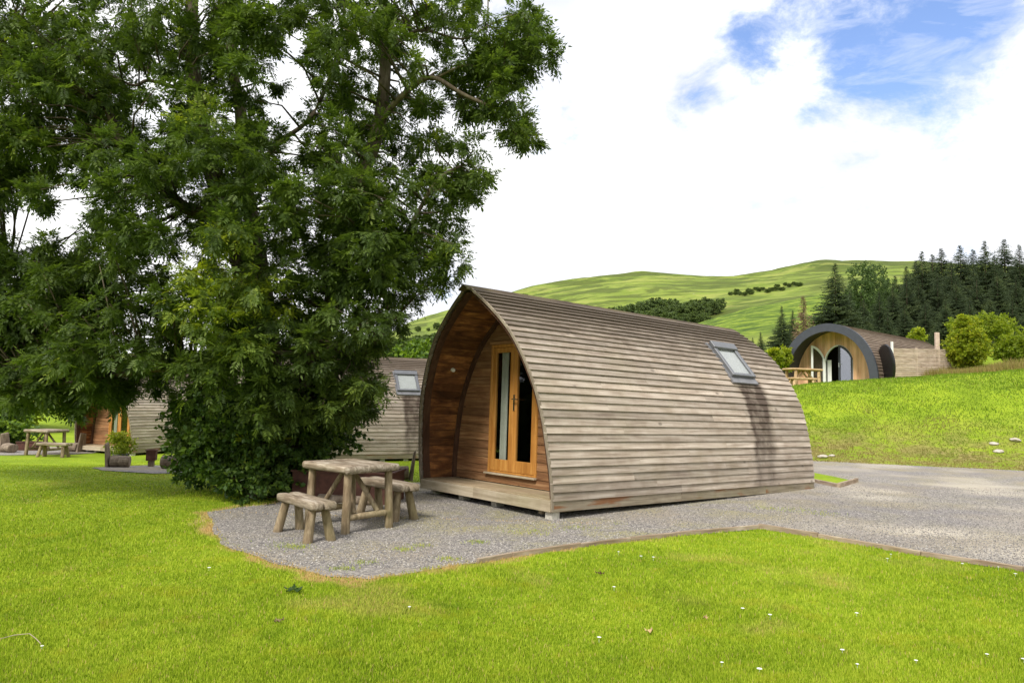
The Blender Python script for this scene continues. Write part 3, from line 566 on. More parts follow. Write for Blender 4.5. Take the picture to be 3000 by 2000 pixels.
def make_pod():
    root = empty('camping_pod')
    cladding(1, root); cladding(-1, root)
    # ridge boards
    m = MB()
    for sd_ in (1, -1):
        y = yf(3.09) - .09
        while y < yr(3.09):
            y2 = min(yr(3.09), y + random.uniform(1.5, 3.)); e = random.uniform(-.004, .004)
            m.hexa([(0, y, 3.135 + e), (sd_ * .1, y, 3.075 + e), (sd_ * .1, y, 3.05 + e), (0, y, 3.11 + e)], [(0, y2 - .004, 3.135 + e), (sd_ * .1, y2 - .004, 3.075 + e), (sd_ * .1, y2 - .004, 3.05 + e), (0, y2 - .004, 3.11 + e)]); y = y2
    m.build('ridge_cap', M['ridge'], root)
    arch_band(.1, lambda z: yf(z) - .022, -.026, .03, .03, M['edge'], 'edge_trim', root)
    # lining boards of the porch
    m = MB(); nb = 26; s0 = float(np.interp(.25, fine, arc)); stp = (arc[-1] - .03 - s0) / nb
    for side in (1, -1):
        for i in range(nb):
            a, b = s0 + i * stp + .002, s0 + (i + 1) * stp - .002; (wa, za), (wb, zb) = arc_at(a), arc_at(b); na_, nb_ = nrm_at(a), nrm_at(b); o1, o2 = .03, .045
            q = [(wa - na_[0] * o1, za - na_[1] * o1), (wb - nb_[0] * o1, zb - nb_[1] * o1), (wb - nb_[0] * o2, zb - nb_[1] * o2), (wa - na_[0] * o2, za - na_[1] * o2)]
            y0, y1 = yf((za + zb) / 2) + .02, .7
            m.hexa([(side * max(0.001, u), y0, v) for u, v in q], [(side * max(.001, u), y1, v) for u, v in q])
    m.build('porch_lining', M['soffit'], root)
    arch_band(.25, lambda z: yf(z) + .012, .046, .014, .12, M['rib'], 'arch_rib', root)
    arch_band(.25, lambda z: .53, .046, .04, .07, M['rib'], 'arch_rib', root)
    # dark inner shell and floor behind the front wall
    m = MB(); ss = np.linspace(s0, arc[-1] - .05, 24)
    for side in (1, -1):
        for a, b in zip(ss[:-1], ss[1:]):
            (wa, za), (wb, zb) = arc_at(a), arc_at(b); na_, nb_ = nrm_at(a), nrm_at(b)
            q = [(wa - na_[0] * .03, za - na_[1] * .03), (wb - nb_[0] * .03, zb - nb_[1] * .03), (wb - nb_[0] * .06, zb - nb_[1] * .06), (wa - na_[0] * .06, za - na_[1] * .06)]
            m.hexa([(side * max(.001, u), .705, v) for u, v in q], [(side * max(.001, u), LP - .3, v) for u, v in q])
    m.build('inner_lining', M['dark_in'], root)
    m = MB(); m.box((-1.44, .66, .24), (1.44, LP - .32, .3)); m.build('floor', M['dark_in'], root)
    # front wall of overlapping boards round the door opening, rear wall
    DX0, DX1, DZ0, DZ1 = -.61, .52, .41, 2.375
    def wall(ya, face, opening, mat, nm, pitch=.125):
        m = MB(); z = .262
        while z < 2.97:
            z2 = min(3.0, z + pitch); wa, wb = hws(z) - .055, max(.02, hws(z2) - .055)
            spans = [(-wa, wa, -wb, wb)]
            if opening and z2 > DZ0 - .03 and z < DZ1 + .02:
                if z < DZ0 - .04 < z2 or z > DZ1 - .06: pass
                else: spans = [(-wa, DX0 - .004, -wb, DX0 - .004), (DX1 + .004, wa, DX1 + .004, wb)]
            for a0, a1, b0, b1 in spans:
                if a1 - a0 < .02: continue
                b1 = max(b1, b0 + .005); t0, t1 = .022, .006
                m.hexa([(a0, ya - face * t0, z), (a1, ya - face * t0, z), (a1, ya + face * .02, z), (a0, ya + face * .02, z)],
                       [(b0, ya - face * t1, z2 + .012), (b1, ya - face * t1, z2 + .012), (b1, ya + face * .02, z2 + .012), (b0, ya + face * .02, z2 + .012)])
            z = z2
        return m.build(nm, mat, root)
    wall(.62, 1, True, M['front'], 'front_wall')
    wall(LP - .28, -1, False, M['clad'], 'rear_wall')
    # deck, fascia, skirts, bearers, feet
    m = MB(); y = -.005
    while y < .6: m.box((-1.5, y, .222), (1.5, min(y + .118, .605), .25)); y += .123
    m.build('deck', M['deckwood'], root, bevel=.003)
    m = MB(); m.box((-1.525, -.045, .095), (-.12, -.012, .238)); m.box((-.117, -.046, .095), (1.525, -.013, .237)); m.build('fascia_board', M['fascia'], root, bevel=.003)
    for sd_ in (1, -1):
        m = MB(); y = -.012
        for y2 in (2.6, 4.9, LP - .01):
            x0, x1 = sorted((sd_ * 1.515, sd_ * 1.548)); m.box((x0, y, .095), (x1, y2 - .004, .24)); y = y2
        m.build('skirt_board', M['skirt'], root, bevel=.003)
    m = MB()
    for x in (-1.2, 0, 1.2): m.box((x - .05, .02, .1), (x + .05, LP - .1, .22))
    m.box((-1.5, .03, .2), (1.5, LP - .1, .221)); m.build('base_frame', M['under'], root)
    m = MB(); m.box((.0, 0, .04), (.6, .06, .094), M=Matrix.Translation((1.3, .02, 0)) @ Matrix.Rotation(R(90), 4, 'Z')); m.build('packing_timber', M['skirt'], root)
    for x, y in ((1.43, .02), (1.4, 4.6), (1.4, 3.9), (1.4, LP - .3), (.2, .1), (-.6, .1), (-1.35, .1), (-1.35, 3), (0, 3.2), (-1.35, LP - .3)):
        m = MB(); m.box((x - .045, y - .02, -.16), (x + .075, y + .13, .094)); m.build('foot_block', M['concrete'], root, bevel=.006)
    # door set
    fr = MB(); y0, y1 = .585, .66
    fr.box((DX0, y0, DZ0), (DX0 + .045, y1, DZ1)); fr.box((DX1 - .045, y0, DZ0), (DX1, y1, DZ1)); fr.box((DX0 + .046, y0, DZ1 - .05), (DX1 - .046, y1, DZ1)); fr.box((DX0 + .046, y0, DZ0), (DX1 - .046, y1, DZ0 + .03))
    fr.build('door_frame', M['doorwood'], root, bevel=.004)
    mid = (DX0 + DX1) / 2
    for k, (a, b) in enumerate(((DX0 + .048, mid - .002), (mid + .002, DX1 - .048))):
        m = MB(); zb, zt = DZ0 + .034, DZ1 - .053; ya, yb = .592, .64; sw = .085
        m.box((a, ya, zb), (a + sw, yb, zt)); m.box((b - sw, ya, zb), (b, yb, zt)); m.box((a + sw, ya, zt - .075), (b - sw, yb, zt)); m.box((a + sw, ya, zb), (b - sw, yb, zb + .17))
        leaf = m.build('door_leaf', M['doorwood'], root, bevel=.004)
        m = MB(); m.box((a + sw, .614, zb + .17), (b - sw, .62, zt - .075)); m.build('glass_pane', M['glass'], leaf)
        if k == 1:
            m = MB(); xh = a + .035; m.box((xh - .018, .578, 1.36), (xh + .018, .591, 1.6)); m.tube([(xh, .585, 1.53), (xh, .54, 1.53), (xh + .02, .535, 1.53), (xh + .13, .535, 1.525)], .0095, 8); m.build('handle', M['steel'], leaf)
    m = MB(); m.box((DX0 - .05, .545, DZ0 - .03), (DX1 + .01, .66, DZ0 - .002)); m.build('door_sill', M['fascia'], root, bevel=.004)
    m = MB(); m.box((DX0 - .03, .575, DZ1 + .002), (DX1 + .03, .605, DZ1 + .045)); m.build('door_lintel', M['front'], root)
    # curtain drawn to the left pane
    vs = []; n = 40
    for i in range(n + 1):
        x = -.44 + .15 * i / n; vs += [(x, .69 + .02 * math.sin(i * .95) + .006 * math.sin(i * 2.3), z) for z in (.45, 1.4, 2.36)]
    npmesh('curtain', vs, [(i * 3 + j, i * 3 + 3 + j, i * 3 + 4 + j, i * 3 + 1 + j) for i in range(n) for j in range(2)], M['curtain'], root, smooth=True)
    m = MB(); m.tube([(-1.455, .2, 2.0), (-1.2, .19, 2.0)], .03, 10); 
    m = MB(); m.tube([(-hws(1.98) + .05, .22, 1.98), (-hws(1.98) + .085, .22, 1.965)], [.035, .03], 10); m.build('porch_light', M['white'], root)
    # roof window
    t = Vector((1.165 - .70, 0, 2.03 - 2.6)); L = t.length; t.normalize(); nv = Vector((-t.z, 0, t.x)); nv = nv if nv.x > 0 else -nv
    B = Matrix(((0, t.x, nv.x), (1, t.y, nv.y), (0, t.z, nv.z))).to_4x4(); B.translation = Vector((.70, 4.4, 2.6)) + nv * .03      # local x along the pod, y down the slope, z outward
    Wd = .7
    sk = MB(); fwid = .08
    sk.box((0, 0, 0), (fwid, L, .075), M=B); sk.box((Wd - fwid, 0, 0), (Wd, L, .075), M=B); sk.box((fwid, L - .06, 0), (Wd - fwid, L, .07), M=B); sk.box((fwid, 0, 0), (Wd - fwid, .05, .07), M=B)
    win = sk.build('roof_window', M['greymetal'], root, bevel=.006)
    m = MB(); m.box((-.01, -.03, .045), (Wd + .01, .12, .1), M=B); m.build('hood', M['greymetal'], win, bevel=.008)
    m = MB(); m.box((fwid, .05, .045), (Wd - fwid, L - .06, .052), M=B); m.build('glass_pane', M['glass'], win)
    m = MB(); m.box((fwid, .05, .034), (Wd - fwid, L - .06, .04), M=B); m.build('blind', M['blind'], win)
    m = MB(); m.box((-.03, L, -.02), (Wd + .03, L + .12, .012), M=B); m.box((-.035, -.05, -.02), (0, L, .02), M=B); m.box((Wd, -.05, -.02), (Wd + .035, L, .02), M=B); m.build('flashing', M['lead'], win)
    return root
pod = make_pod()
pod.location = (-.4108, 10.4001, 0); pod.rotation_euler = (-.0184, -.0062, -.8837)
tag(pod, 'nearest pointed-arch timber camping pod with honey wood glazed doors, on the gravel', 'camping pod', 'timber camping pods with pointed roofs')
pod2 = copy_tree(pod); pod2.location = (-7.9, 20.76, -.38); pod2.rotation_euler = (0, 0, -1.15)
pod2['label'] = 'timber camping pod half hidden between the big tree and the nearest pod'
pod3 = copy_tree(pod); pod3.location = (-14.8, 26.4, -.78); pod3.rotation_euler = (0, 0, -.43)
pod3['label'] = 'far left timber camping pod behind the hanging tree branches, doors facing the picnic table'

# ------------------------------------------------------------------ log furniture
def slab_top(m, ax, ay, z, th, boards, along='y'):
    """rounded half-log boards side by side, lying along local y"""
    wb = ax / boards
    for i in range(boards):
        x = -ax / 2 + wb * (i + .5); e = random.uniform(-.02, .02)
        m.log((x, -ay / 2 + e, z), (x, ay / 2 + random.uniform(-.02, .02), z + random.uniform(-.003, .003)), wb * .51, wb * .51, 6, 16, .035, .8, th / (wb * 1.02), None, .55)
def make_table(mat, top):
    t = empty('log_table'); m = MB(); slab_top(m, .6, .8, .70, .085, 4)
    m.log((-.36, -.43, .695), (.36, -.43, .70), .043, .041); m.log((-.36, .43, .70), (.37, .43, .695), .041, .044)
    m.log((-.335, -.41, .70), (-.335, .41, .698), .041, .043); m.log((.335, -.41, .698), (.335, .41, .70), .043, .041)
    m.build('tabletop', top, t, smooth=True)
    for sx in (-1, 1):
        for sy in (-1, 1):
            m = MB(); m.log((sx * .30, sy * .37, -.02), (sx * .28, sy * .355, .655), .05, .043, wob=.1); m.build('leg', mat, t, smooth=True)
    for sy in (-1, 1):
        m = MB(); m.log((-.29, sy * .36, .17), (.29, sy * .36, .18), .036); m.build('stretcher', mat, t, smooth=True)
        for sx in (-1, 1):
            m = MB(); m.log((sx * .16, sy * .33, .2), (sx * .07 - .03, sy * .02 + .03 * sx, .65), .03, .027); m.build('brace', mat, t, smooth=True)
    return t
def make_bench(mat, top, L=.98, Wd=.27, zt=.42):
    t = empty('log_bench'); m = MB(); slab_top(m, Wd, L, zt - .045, .092, 2); m.build('seat', top, t, smooth=True)
    for sx in (-1, 1):
        for sy in (-1, 1):
            m = MB(); m.log((sx * (Wd * .5 + .0), sy * (L / 2 - .1), -.02), (sx * Wd * .24, sy * (L / 2 - .16), zt - .07), .052, .043, wob=.1); m.build('leg', mat, t, smooth=True)
    return t
def make_seat(mat):
    t = empty('log_chair'); m = MB(); m.log((-.19, 0, .13), (.19, 0, .13), .15, .145, 4, 14, .12, .1, .85); m.build('seat', mat, t)
    m = MB(); m.hexa([(-.26, -.15, -.03), (-.19, -.15, -.03), (-.19, .15, -.03), (-.26, .15, -.03)], [(-.31, -.11, .52), (-.27, -.11, .5), (-.27, .1, .54), (-.31, .1, .55)]); m.build('backrest', mat, t, bevel=.015)
    return t
def place(o, x, y, rz, label=None, z=None, s=1.):
    o.location = (x, y, float(H(x, y, False)) + .004 if z is None else z); o.rotation_euler = (0, 0, rz); o.scale = (s, s, s)
    if label: o['label'] = label
    return o
GT, GB, GS = 'rustic log picnic tables', 'rustic log benches', 'split log chairs'
tb = tag(make_table(M['log'], M['logtop']), 'round-edged log picnic table on the gravel beside the nearest pod', 'picnic table', GT); place(tb, -1.86, 8.5, .95 - .12)
bn = tag(make_bench(M['log'], M['logtop']), 'small grey log bench on four splayed legs, in front of the nearest table', 'bench', GB); place(bn, -2.2, 7.87, .70)
b2 = place(copy_tree(bn), -1.55, 9.28, .72, 'log bench between the nearest picnic table and the nearest pod deck', s=1.08)
t3p = at(134, 1300, 25.4); tb3 = place(copy_tree(tb), t3p[0], 25.4, 1.25, 'log picnic table at far left in front of the far left pod', s=1.2)
b3p = at(174, 1300, 25.); bn3 = place(copy_tree(bn), b3p[0], 24.7, 1.5, 'log bench beside the far left picnic table', s=1.15)
st = tag(make_seat(M['stump']), 'split log seat with upright slab back beside a potted shrub on the small gravel patch', 'log chair', GS)
sp = gr(352, 1366, -.12); place(st, sp[0], sp[1], .25)
q = gr(27, 1325, -.77); place(copy_tree(st), q[0], q[1], -.5, 'log seat at the far left edge beside the dark laurel bush', s=1.3)
q = gr(208, 1322, -.77); place(copy_tree(st), q[0] + .1, q[1], 2.9, 'log seat between the far left table and the far left pod', s=1.3)
q = gr(1166, 1405); place(copy_tree(st), q[0], q[1], 3.35, 'log seat with upright slab seen just past the nearest bench, by the lawn strip', s=1.)
q = gr(505, 1372, -.12); place(copy_tree(st), q[0], q[1], 3.2, 'log seat at the edge of the small gravel patch, against the dark shrub', s=1.15)
def rustbox(x, y, rz, L, Wd, h, z0, label):
    t = empty('fire_pit'); m = MB(); e = .05
    for a, b in (((-L / 2, -Wd / 2), (L / 2, -Wd / 2 + .02)), ((-L / 2, Wd / 2 - .02), (L / 2, Wd / 2)), ((-L / 2, -Wd / 2 + .021), (-L / 2 + .02, Wd / 2 - .021)), ((L / 2 - .02, -Wd / 2 + .021), (L / 2, Wd / 2 - .021))):
        m.box((*a, z0), (*b, z0 + h))
    m.box((-L / 2 + .02, -Wd / 2 + .02, z0 + .1), (L / 2 - .02, Wd / 2 - .02, z0 + .14)); m.build('firebox', M['rust'], t)
    m = MB(); m.box((-L / 2 - .02, -Wd / 2 - .02, z0 + h), (L / 2 + .02, -Wd / 2 + .03, z0 + h + .025)); m.box((-L / 2 - .02, Wd / 2 - .03, z0 + h), (L / 2 + .02, Wd / 2 + .02, z0 + h + .025))
    m.box((-L / 2 - .02, -Wd / 2 + .031, z0 + h), (-L / 2 + .03, Wd / 2 - .031, z0 + h + .025)); m.box((L / 2 - .03, -Wd / 2 + .031, z0 + h), (L / 2 + .02, Wd / 2 - .031, z0 + h + .025)); m.build('rim', M['rust'], t)
    if z0 > .05: m = MB(); m.box((-L / 2 + .04, -Wd / 2 + .04, 0), (L / 2 - .04, Wd / 2 - .04, z0 - .002)); m.build('base_block', M['stump'], t, bevel=.01)
    place(t, x, y, rz); tag(t, label, 'fire pit', 'rusty metal fire pits'); return t
rustbox(-2.33, 10.62, -.12, 1.45, .7, .42, 0., 'long rust-brown metal fire pit on the gravel behind the nearest picnic table')
q = gr(443, 1357, -.13); rustbox(q[0], q[1], .3, .2, .25, .22, .15, 'small dark rusty fire box on a block, on the small gravel patch')
q = gr(65, 1320, -.77); rustbox(q[0], q[1] + .4, .1, .7, .5, .3, 0., 'reddish metal fire pit behind the far left picnic table')
q = gr(945, 1503); m = MB(); m.log((q[0] - .3, q[1] + .9, .06), (q[0] + .5, q[1] + .75, .06), .07, .06, 5, 12, .15)
tag(m.build('log', M['stump'], smooth=True), 'short weathered log lying under the nearest picnic table by the fire pit', 'log')
m = MB()
me = bmesh.new(); bmesh.ops.create_icosphere(me, subdivisions=3, radius=.16)
for v in me.verts: v.co *= 1 + .28 * noise.noise(v.co * 7); v.co.z *= .55
ms_ = bpy.data.meshes.new('stone'); me.to_mesh(ms_); me.free(); ms_.materials.append(M['stone'])
def stone(x, y, s, label, z=None):
    o = bpy.data.objects.new('stone', ms_); COL.objects.link(o); o.location = (x, y, (float(H(x, y)) if z is None else z) + .02 * s); s *= .7; o.scale = (s, s, s * .8); o.rotation_euler = (0, 0, x * 3.1); tag(o, label, 'stone', 'pale stones')
q = gr(1000, 1490); stone(q[0], q[1] + .1, .9, 'grey stone under the nearest picnic table')
for px_, py_, s, lb in ((2410, 1340, 1.2, 'pale stone at the foot of the bank just right of the nearest pod'), (2437, 1337, .8, 'smaller pale stone at the foot of the bank, second from the nearest pod'),
                        (2912, 1303, 1., 'pale stone in the bank grass, left of the far right pair'), (2925, 1325, 1.1, 'lowest pale stone in the bank grass near the right edge'), (2975, 1292, 1.2, 'rightmost pale stone in the bank grass')):
    # march the ray onto the bank
    r = ray(px_, py_); tt = 12.
    while tt < 45 and (CZ + r[2] * tt) > float(H(r[0] * tt, r[1] * tt)): tt += .05
    stone(r[0] * tt, r[1] * tt, s, lb)

# ------------------------------------------------------------------ the arched pod on the bank
def make_arch_pod():
    root = empty('arched_pod'); HWp, HT, L, SB = 2.2, 2.86, 10.2, 1.25
    def prof(k, n=48):     # k shrinks the arch; points from left foot over the apex to right foot
        P = []
        for i in range(n + 1):
            a = math.pi * (1 - i / n); ex = 2 / 2.35
            x = math.copysign(abs(math.cos(a)) ** ex, math.cos(a)) * HWp; z = (math.sin(a) ** ex) * (HT - .17) + .17 * max(0, 1 - abs(x) / HWp * 1.15)
            P.append((x * (1 - k / HWp), max(0, z) * (1 - k / HT)))
        P[0] = (P[0][0], 0); P[-1] = (P[-1][0], 0); return P
    def band(k0, k1, y0, y1, mat, name, rn=None, lift=0):
        A, B = prof(k0), prof(k1); m = MB(); vs = []
        for (ax, az), (bx, bz) in zip(A, B): vs += [(ax, y0, az), (ax, y1, az), (bx, y1, bz), (bx, y0, bz)]
        k = len(A); fs = [(j * 4 + q, j * 4 + (q + 1) % 4, (j + 1) * 4 + (q + 1) % 4, (j + 1) * 4 + q) for j in range(k - 1) for q in range(4)] + [(3, 2, 1, 0), tuple((k - 1) * 4 + q for q in range(4))]
        m.add(vs, fs, rn); return m.build(name, mat, root, smooth=False)
    band(-.03, .33, 0, .12, M['slate'], 'front_rim'); band(.1, .2, .121, SB, M['slate'], 'porch_lining')
    # lapped boards over the body
    A = prof(0, 60); m = MB()
    for j in range(60):
        (x0, z0), (x1, z1) = A[j], A[j + 1]; up, dn = ((x0, z0), (x1, z1)) if z0 > z1 else ((x1, z1), (x0, z0))
        n_ = Vector((up[0] + dn[0], 0, (up[1] + dn[1]) * 1.2)).normalized(); o0, o1 = -.01, .03
        q = [(dn[0] + n_.x * o1, dn[1] + n_.z * o1), (up[0] + n_.x * .002, up[1] + n_.z * .002), (up[0] - n_.x * .05, up[1] - n_.z * .05), (dn[0] - n_.x * .05, dn[1] - n_.z * .05)]
        m.hexa([(u, .122, v) for u, v in q], [(u, L, v) for u, v in q])
    m.build('side_cladding', M['roof2'], root)
    # vertical boarded front wall with a pointed door opening
    dc, dw_, dh = .02, .66, 1.98
    def dtop(x):           # height of the pointed door arch at x
        u = min(1, abs(x - dc) / dw_); return 1.25 + (dh - 1.25) * (1 - u ** 1.9) ** .62 if u < 1 else 0
    IN = prof(.21, 200); ix = np.array([p[0] for p in IN]); iz = np.array([p[1] for p in IN])
    def ztop(x): return float(np.interp(x, ix, iz))
    def wall(y0, y1, mat, name, op):
        m = MB(); x = -HWp + .21; 
        while x < HWp - .22:
            x2 = min(HWp - .21, x + .06); rr = (int(x / .13) * .37) % 1
            for a, b in ((x, x2),):
                ba = dtop(a) if op and abs(a - dc) < dw_ - .001 else 0; bb = dtop(b) if op and abs(b - dc) < dw_ - .001 else 0
                if op and (ba > 0) != (bb > 0): ba = bb = 0 if min(abs(a - dc), abs(b - dc)) > dw_ - .03 else max(ba, bb)
                m.hexa([(a, y0, ba), (b, y0, bb), (b, y1, bb), (a, y1, ba)], [(a, y0, max(ba + .01, ztop(a))), (b, y0, max(bb + .01, ztop(b))), (b, y1, max(bb + .01, ztop(b))), (a, y1, max(ba + .01, ztop(a)))], rr)
            x = x2
        m.build(name, mat, root)
    wall(SB - .05, SB, M['cedar'], 'front_wall', True); wall(L - .06, L - .01, M['roof2'], 'rear_wall', False)
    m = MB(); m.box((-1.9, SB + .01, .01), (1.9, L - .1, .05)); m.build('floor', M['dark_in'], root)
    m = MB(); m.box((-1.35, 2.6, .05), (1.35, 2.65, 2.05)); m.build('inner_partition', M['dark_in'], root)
    m = MB(); m.box((-2.3, -.5, -.25), (2.1, SB, -.004)); m.build('deck', M['fascia'], root)
    def half(sign, hinge_x, rot, mat, name, fwid=.09, y=SB - .06):
        """half of the pointed double door: sign -1 left leaf, +1 right leaf, hinged at hinge_x"""
        n = 16; out = [(dw_ * .985 * (i / n), (dtop(dc + dw_ * .985 * i / n) - .015)) for i in range(n + 1)]       # from the meeting stile outwards
        inn = [(fwid + (dw_ * .985 - 2 * fwid) * (i / n), max(.2, dtop(dc + (fwid + (dw_ * .985 - 2 * fwid) * i / n) * 1.0) - .015 - fwid * (1.1 + .9 * i / n))) for i in range(n + 1)]
        MM = Matrix.Translation((hinge_x, y, 0)) @ Matrix.Rotation(rot, 4, 'Z') @ Matrix.Translation((-sign * dw_ * .985, 0, 0)); m = MB()
        X_ = lambda x, yy, z: MM @ Vector((sign * x, yy, z))
        O = out + [(dw_ * .985, .02), (0, .02)]; I = inn + [(dw_ * .985 - fwid, .14), (fwid, .14)]; k = len(O)
        vs = [X_(x, -.02, z) for x, z in O] + [X_(x, -.02, z) for x, z in I] + [X_(x, .02, z) for x, z in O] + [X_(x, .02, z) for x, z in I]
        fs = []
        for i in range(k):
            j = (i + 1) % k; fs += [(i, j, k + j, k + i), (2 * k + i, 3 * k + i, 3 * k + j, 2 * k + j), (i, 2 * k + i, 2 * k + j, j), (k + i, k + j, 3 * k + j, 3 * k + i)]
        m.add(vs, fs); leaf = m.build(name, mat, root)
        m = MB(); m.add([X_(x, -.004, z) for x, z in I] + [X_(x, .004, z) for x, z in I], [tuple(range(k)), tuple(range(2 * k - 1, k - 1, -1))]); m.build('glass_pane', M['glass2'], leaf)
        m = MB(); m.box((sign * .03 - .015, -.035, .95), (sign * .03 + .015, -.02, 1.15), M=MM); m.tube([X_(.03, -.03, 1.08), X_(.03, -.06, 1.08), X_(.15, -.06, 1.08)], .01, 6); m.build('handle', M['steel'], leaf)
        return leaf
    half(1, dc + dw_ * .985, 0, M['slate'], 'door_leaf')
    lf = half(-1, dc - dw_ * .985, R(-128), M['white'], 'door_leaf'); lf['label'] = 'white edged door leaf standing open'
    # door frame
    m = MB(); n = 30; vs = []
    for i in range(n + 1):
        x = dc - dw_ + 2 * dw_ * i / n; xi = dc - (dw_ - .05) + 2 * (dw_ - .05) * i / n; zo = dtop(x) if 0 < i < n else 1.25; zi = (dtop(dc + (xi - dc) * dw_ / (dw_ - .05)) if 0 < i < n else 1.25) - .05
        vs += [(x, SB - .075, zo), (x, SB + .02, zo), (xi, SB + .02, zi), (xi, SB - .075, zi)]
    fs = [(j * 4 + q, j * 4 + (q + 1) % 4, (j + 1) * 4 + (q + 1) % 4, (j + 1) * 4 + q) for j in range(n) for q in range(4)]; m.add(vs, fs)
    for s_ in (-1, 1): a, b = sorted((dc + s_ * dw_, dc + s_ * (dw_ - .05))); m.box((a, SB - .075, 0), (b, SB + .02, 1.245))
    m.build('door_frame', M['white'], root)
    vs = []; n = 24
    for i in range(n + 1):
        x = dc - .6 + .2 * i / n; vs += [(x, SB + .12 + .02 * math.sin(i), z) for z in (.05, 1.3)]
    npmesh('curtain', vs, [(i * 2, i * 2 + 2, i * 2 + 3, i * 2 + 1) for i in range(n)], M['white'], root)
    m = MB(); m.tube([(-1.25, SB - .06, 1.45), (-1.25, SB - .12, 1.4), (-1.22, SB - .12, 1.3), (-1.22, SB - .06, 1.28)], .02, 6); m.build('wall_hook', M['slate'], root)
    # flue end at the ridge
    return root
ap = make_arch_pod(); APX, APY, APZ, APR = 14.25, 32.4, 2.36, -.84
ap.location = (APX, APY, APZ); ap.rotation_euler = (0, 0, APR)
tag(ap, 'round-arched pod with slate grey rim on top of the grass bank, one pointed door open', 'camping pod')
def on_pod(x, y, z=0):
    c, s = math.cos(APR), math.sin(APR); return (APX + x * c - y * s, APY + x * s + y * c, APZ + z)
# slatted screen, cover, post
sc = empty('slatted_screen'); A_ = at(2619, 1110, 31.2); B_ = at(2800, 1095, 33.2); A_[2] = APZ - .05; B_[2] = APZ + .12
Av, Bv = Vector(A_), Vector(B_); m = MB()
for i in range(20):
    z = .06 + i * .088; m.bar(Av + Vector((0, 0, z)), Bv + Vector((0, 0, z)), .02, .064)
m.build('slat_panel', M['slat'], sc)
for k, (P_, mt, hh_) in enumerate(((Av, M['white'], 2.05), (Av.lerp(Bv, .36), M['slat'], 1.8), (Av.lerp(Bv, .7), M['slat'], 1.8), (Bv, M['slat'], 1.8))):
    m = MB(); d_ = Vector((.02, .06, 0)) if k else Vector((-.06, 0, 0)); m.box(P_ + d_ - Vector((.045, .045, .2)), P_ + d_ + Vector((.045, .045, hh_))); o = m.build('post', mt, sc, bevel=.008)
    if k == 0: o['label'] = 'white end post'
tag(sc, 'pale horizontal slat screen beside the round-arched pod', 'fence')
cv = empty('round_cover'); m = MB(); n = 36; rr = .88
pr_ = [(0, -.06), (rr * .9, -.055), (rr, -.03), (rr, .03), (rr * .9, .055), (0, .06)]; vs = []
for r_, z_ in pr_: vs += [(math.cos(i * 2 * math.pi / n) * r_, math.sin(i * 2 * math.pi / n) * r_, z_) for i in range(n)]
m.add(vs, [(j * n + i, j * n + (i + 1) % n, (j + 1) * n + (i + 1) % n, (j + 1) * n + i) for j in range(5) for i in range(n)]); m.build('cover_shell', M['black'], cv)
m = MB(); m.box((-.35, -.05, .058), (.35, .0, .075)); m.box((-.35, .3, .058), (.35, .34, .075)); m.build('strap', M['slate'], cv)
cp = at(2596, 1060, 31.0); cv.location = (cp[0], cp[1], APZ + .98); cv.rotation_euler = (R(86), 0, R(84)); tag(cv, 'round black cover standing on edge between the round-arched pod and the slat screen', 'cover')
m = MB(); pp = at(2746, 1020, 34.6); m.box((pp[0] - .09, pp[1] - .07, APZ), (pp[0] + .09, pp[1] + .07, at(2746, 974, 34.6)[2])); tag(m.build('wooden_post', M['slat'], bevel=.01), 'upright wooden post rising behind the slat screen', 'post')
nt_ = make_table(M['newlog'], M['newlog']); tp = at(2352, 1118, 30.6); place(nt_, tp[0], 30.6, .35 + math.pi / 2, z=APZ - .06, s=1.15); nt_.scale = (.95, 1.7, 1.05)
tag(nt_, 'pale new log picnic table outside the round-arched pod', 'picnic table', GT)
nb_ = make_bench(M['newlog'], M['newlog']); tp = at(2345, 1118, 30.); place(nb_, tp[0], 29.8, .3 + math.pi / 2, z=APZ - .12, s=1.); nb_.scale = (1, 1.35, 1); tag(nb_, 'pale new log bench in front of the table outside the round-arched pod', 'bench', GB)
exec_after = True

# ------------------------------------------------------------------ foliage generators
def unit(v): return v / (np.linalg.norm(v, axis=-1, keepdims=True) + 1e-9)
def rand_dirs(n): return unit(RNG.normal(size=(n, 3)))
def compound_leaves(C, D, size, pairs=4):
    """pinnate leaves: C base points, D axis directions, size lengths -> verts, quads, repeat count"""
    n = len(C); up = rand_dirs(n) * .5 + [0, 0, 1]; S_ = unit(np.cross(D, up)); Nn = np.cross(S_, D); V = []
    spec = [(1., 0, 1.1)] + [(.22 + .7 * k / pairs, sg, 1.) for k in range(pairs) for sg in (-1, 1)]
    for t_, sg, ls in spec:
        L = size * .36 * ls; Wd = L * .34; base = C + D * (size * t_ * .8)[:, None] - Nn * (size * t_ * t_ * .16)[:, None]
        ld = D if sg == 0 else unit(D * .55 + S_ * sg * .85); ld = unit(ld - Nn * .25 + rand_dirs(n) * .12); sd2 = unit(np.cross(ld, Nn))
        tip = base + ld * L[:, None]; mid = base + ld * (L * .45)[:, None]
        V.append(np.stack([base, mid + sd2 * (Wd / 2)[:, None] + Nn * (Wd * .12)[:, None], tip, mid - sd2 * (Wd / 2)[:, None] + Nn * (Wd * .12)[:, None]], 1))
    V = np.stack(V, 1); return V.reshape(-1, 3), len(spec)
def simple_leaves(C, D, size, ratio=.6):
    n = len(C); S_ = unit(np.cross(D, rand_dirs(n))); Nn = np.cross(S_, D); L = size; Wd = size * ratio; mid = C + D * (L * .5)[:, None]; tip = C + D * L[:, None]
    return np.stack([C, mid + S_ * (Wd / 2)[:, None] + Nn * (L * .08)[:, None], tip, mid - S_ * (Wd / 2)[:, None] + Nn * (L * .08)[:, None]], 1).reshape(-1, 3), 1
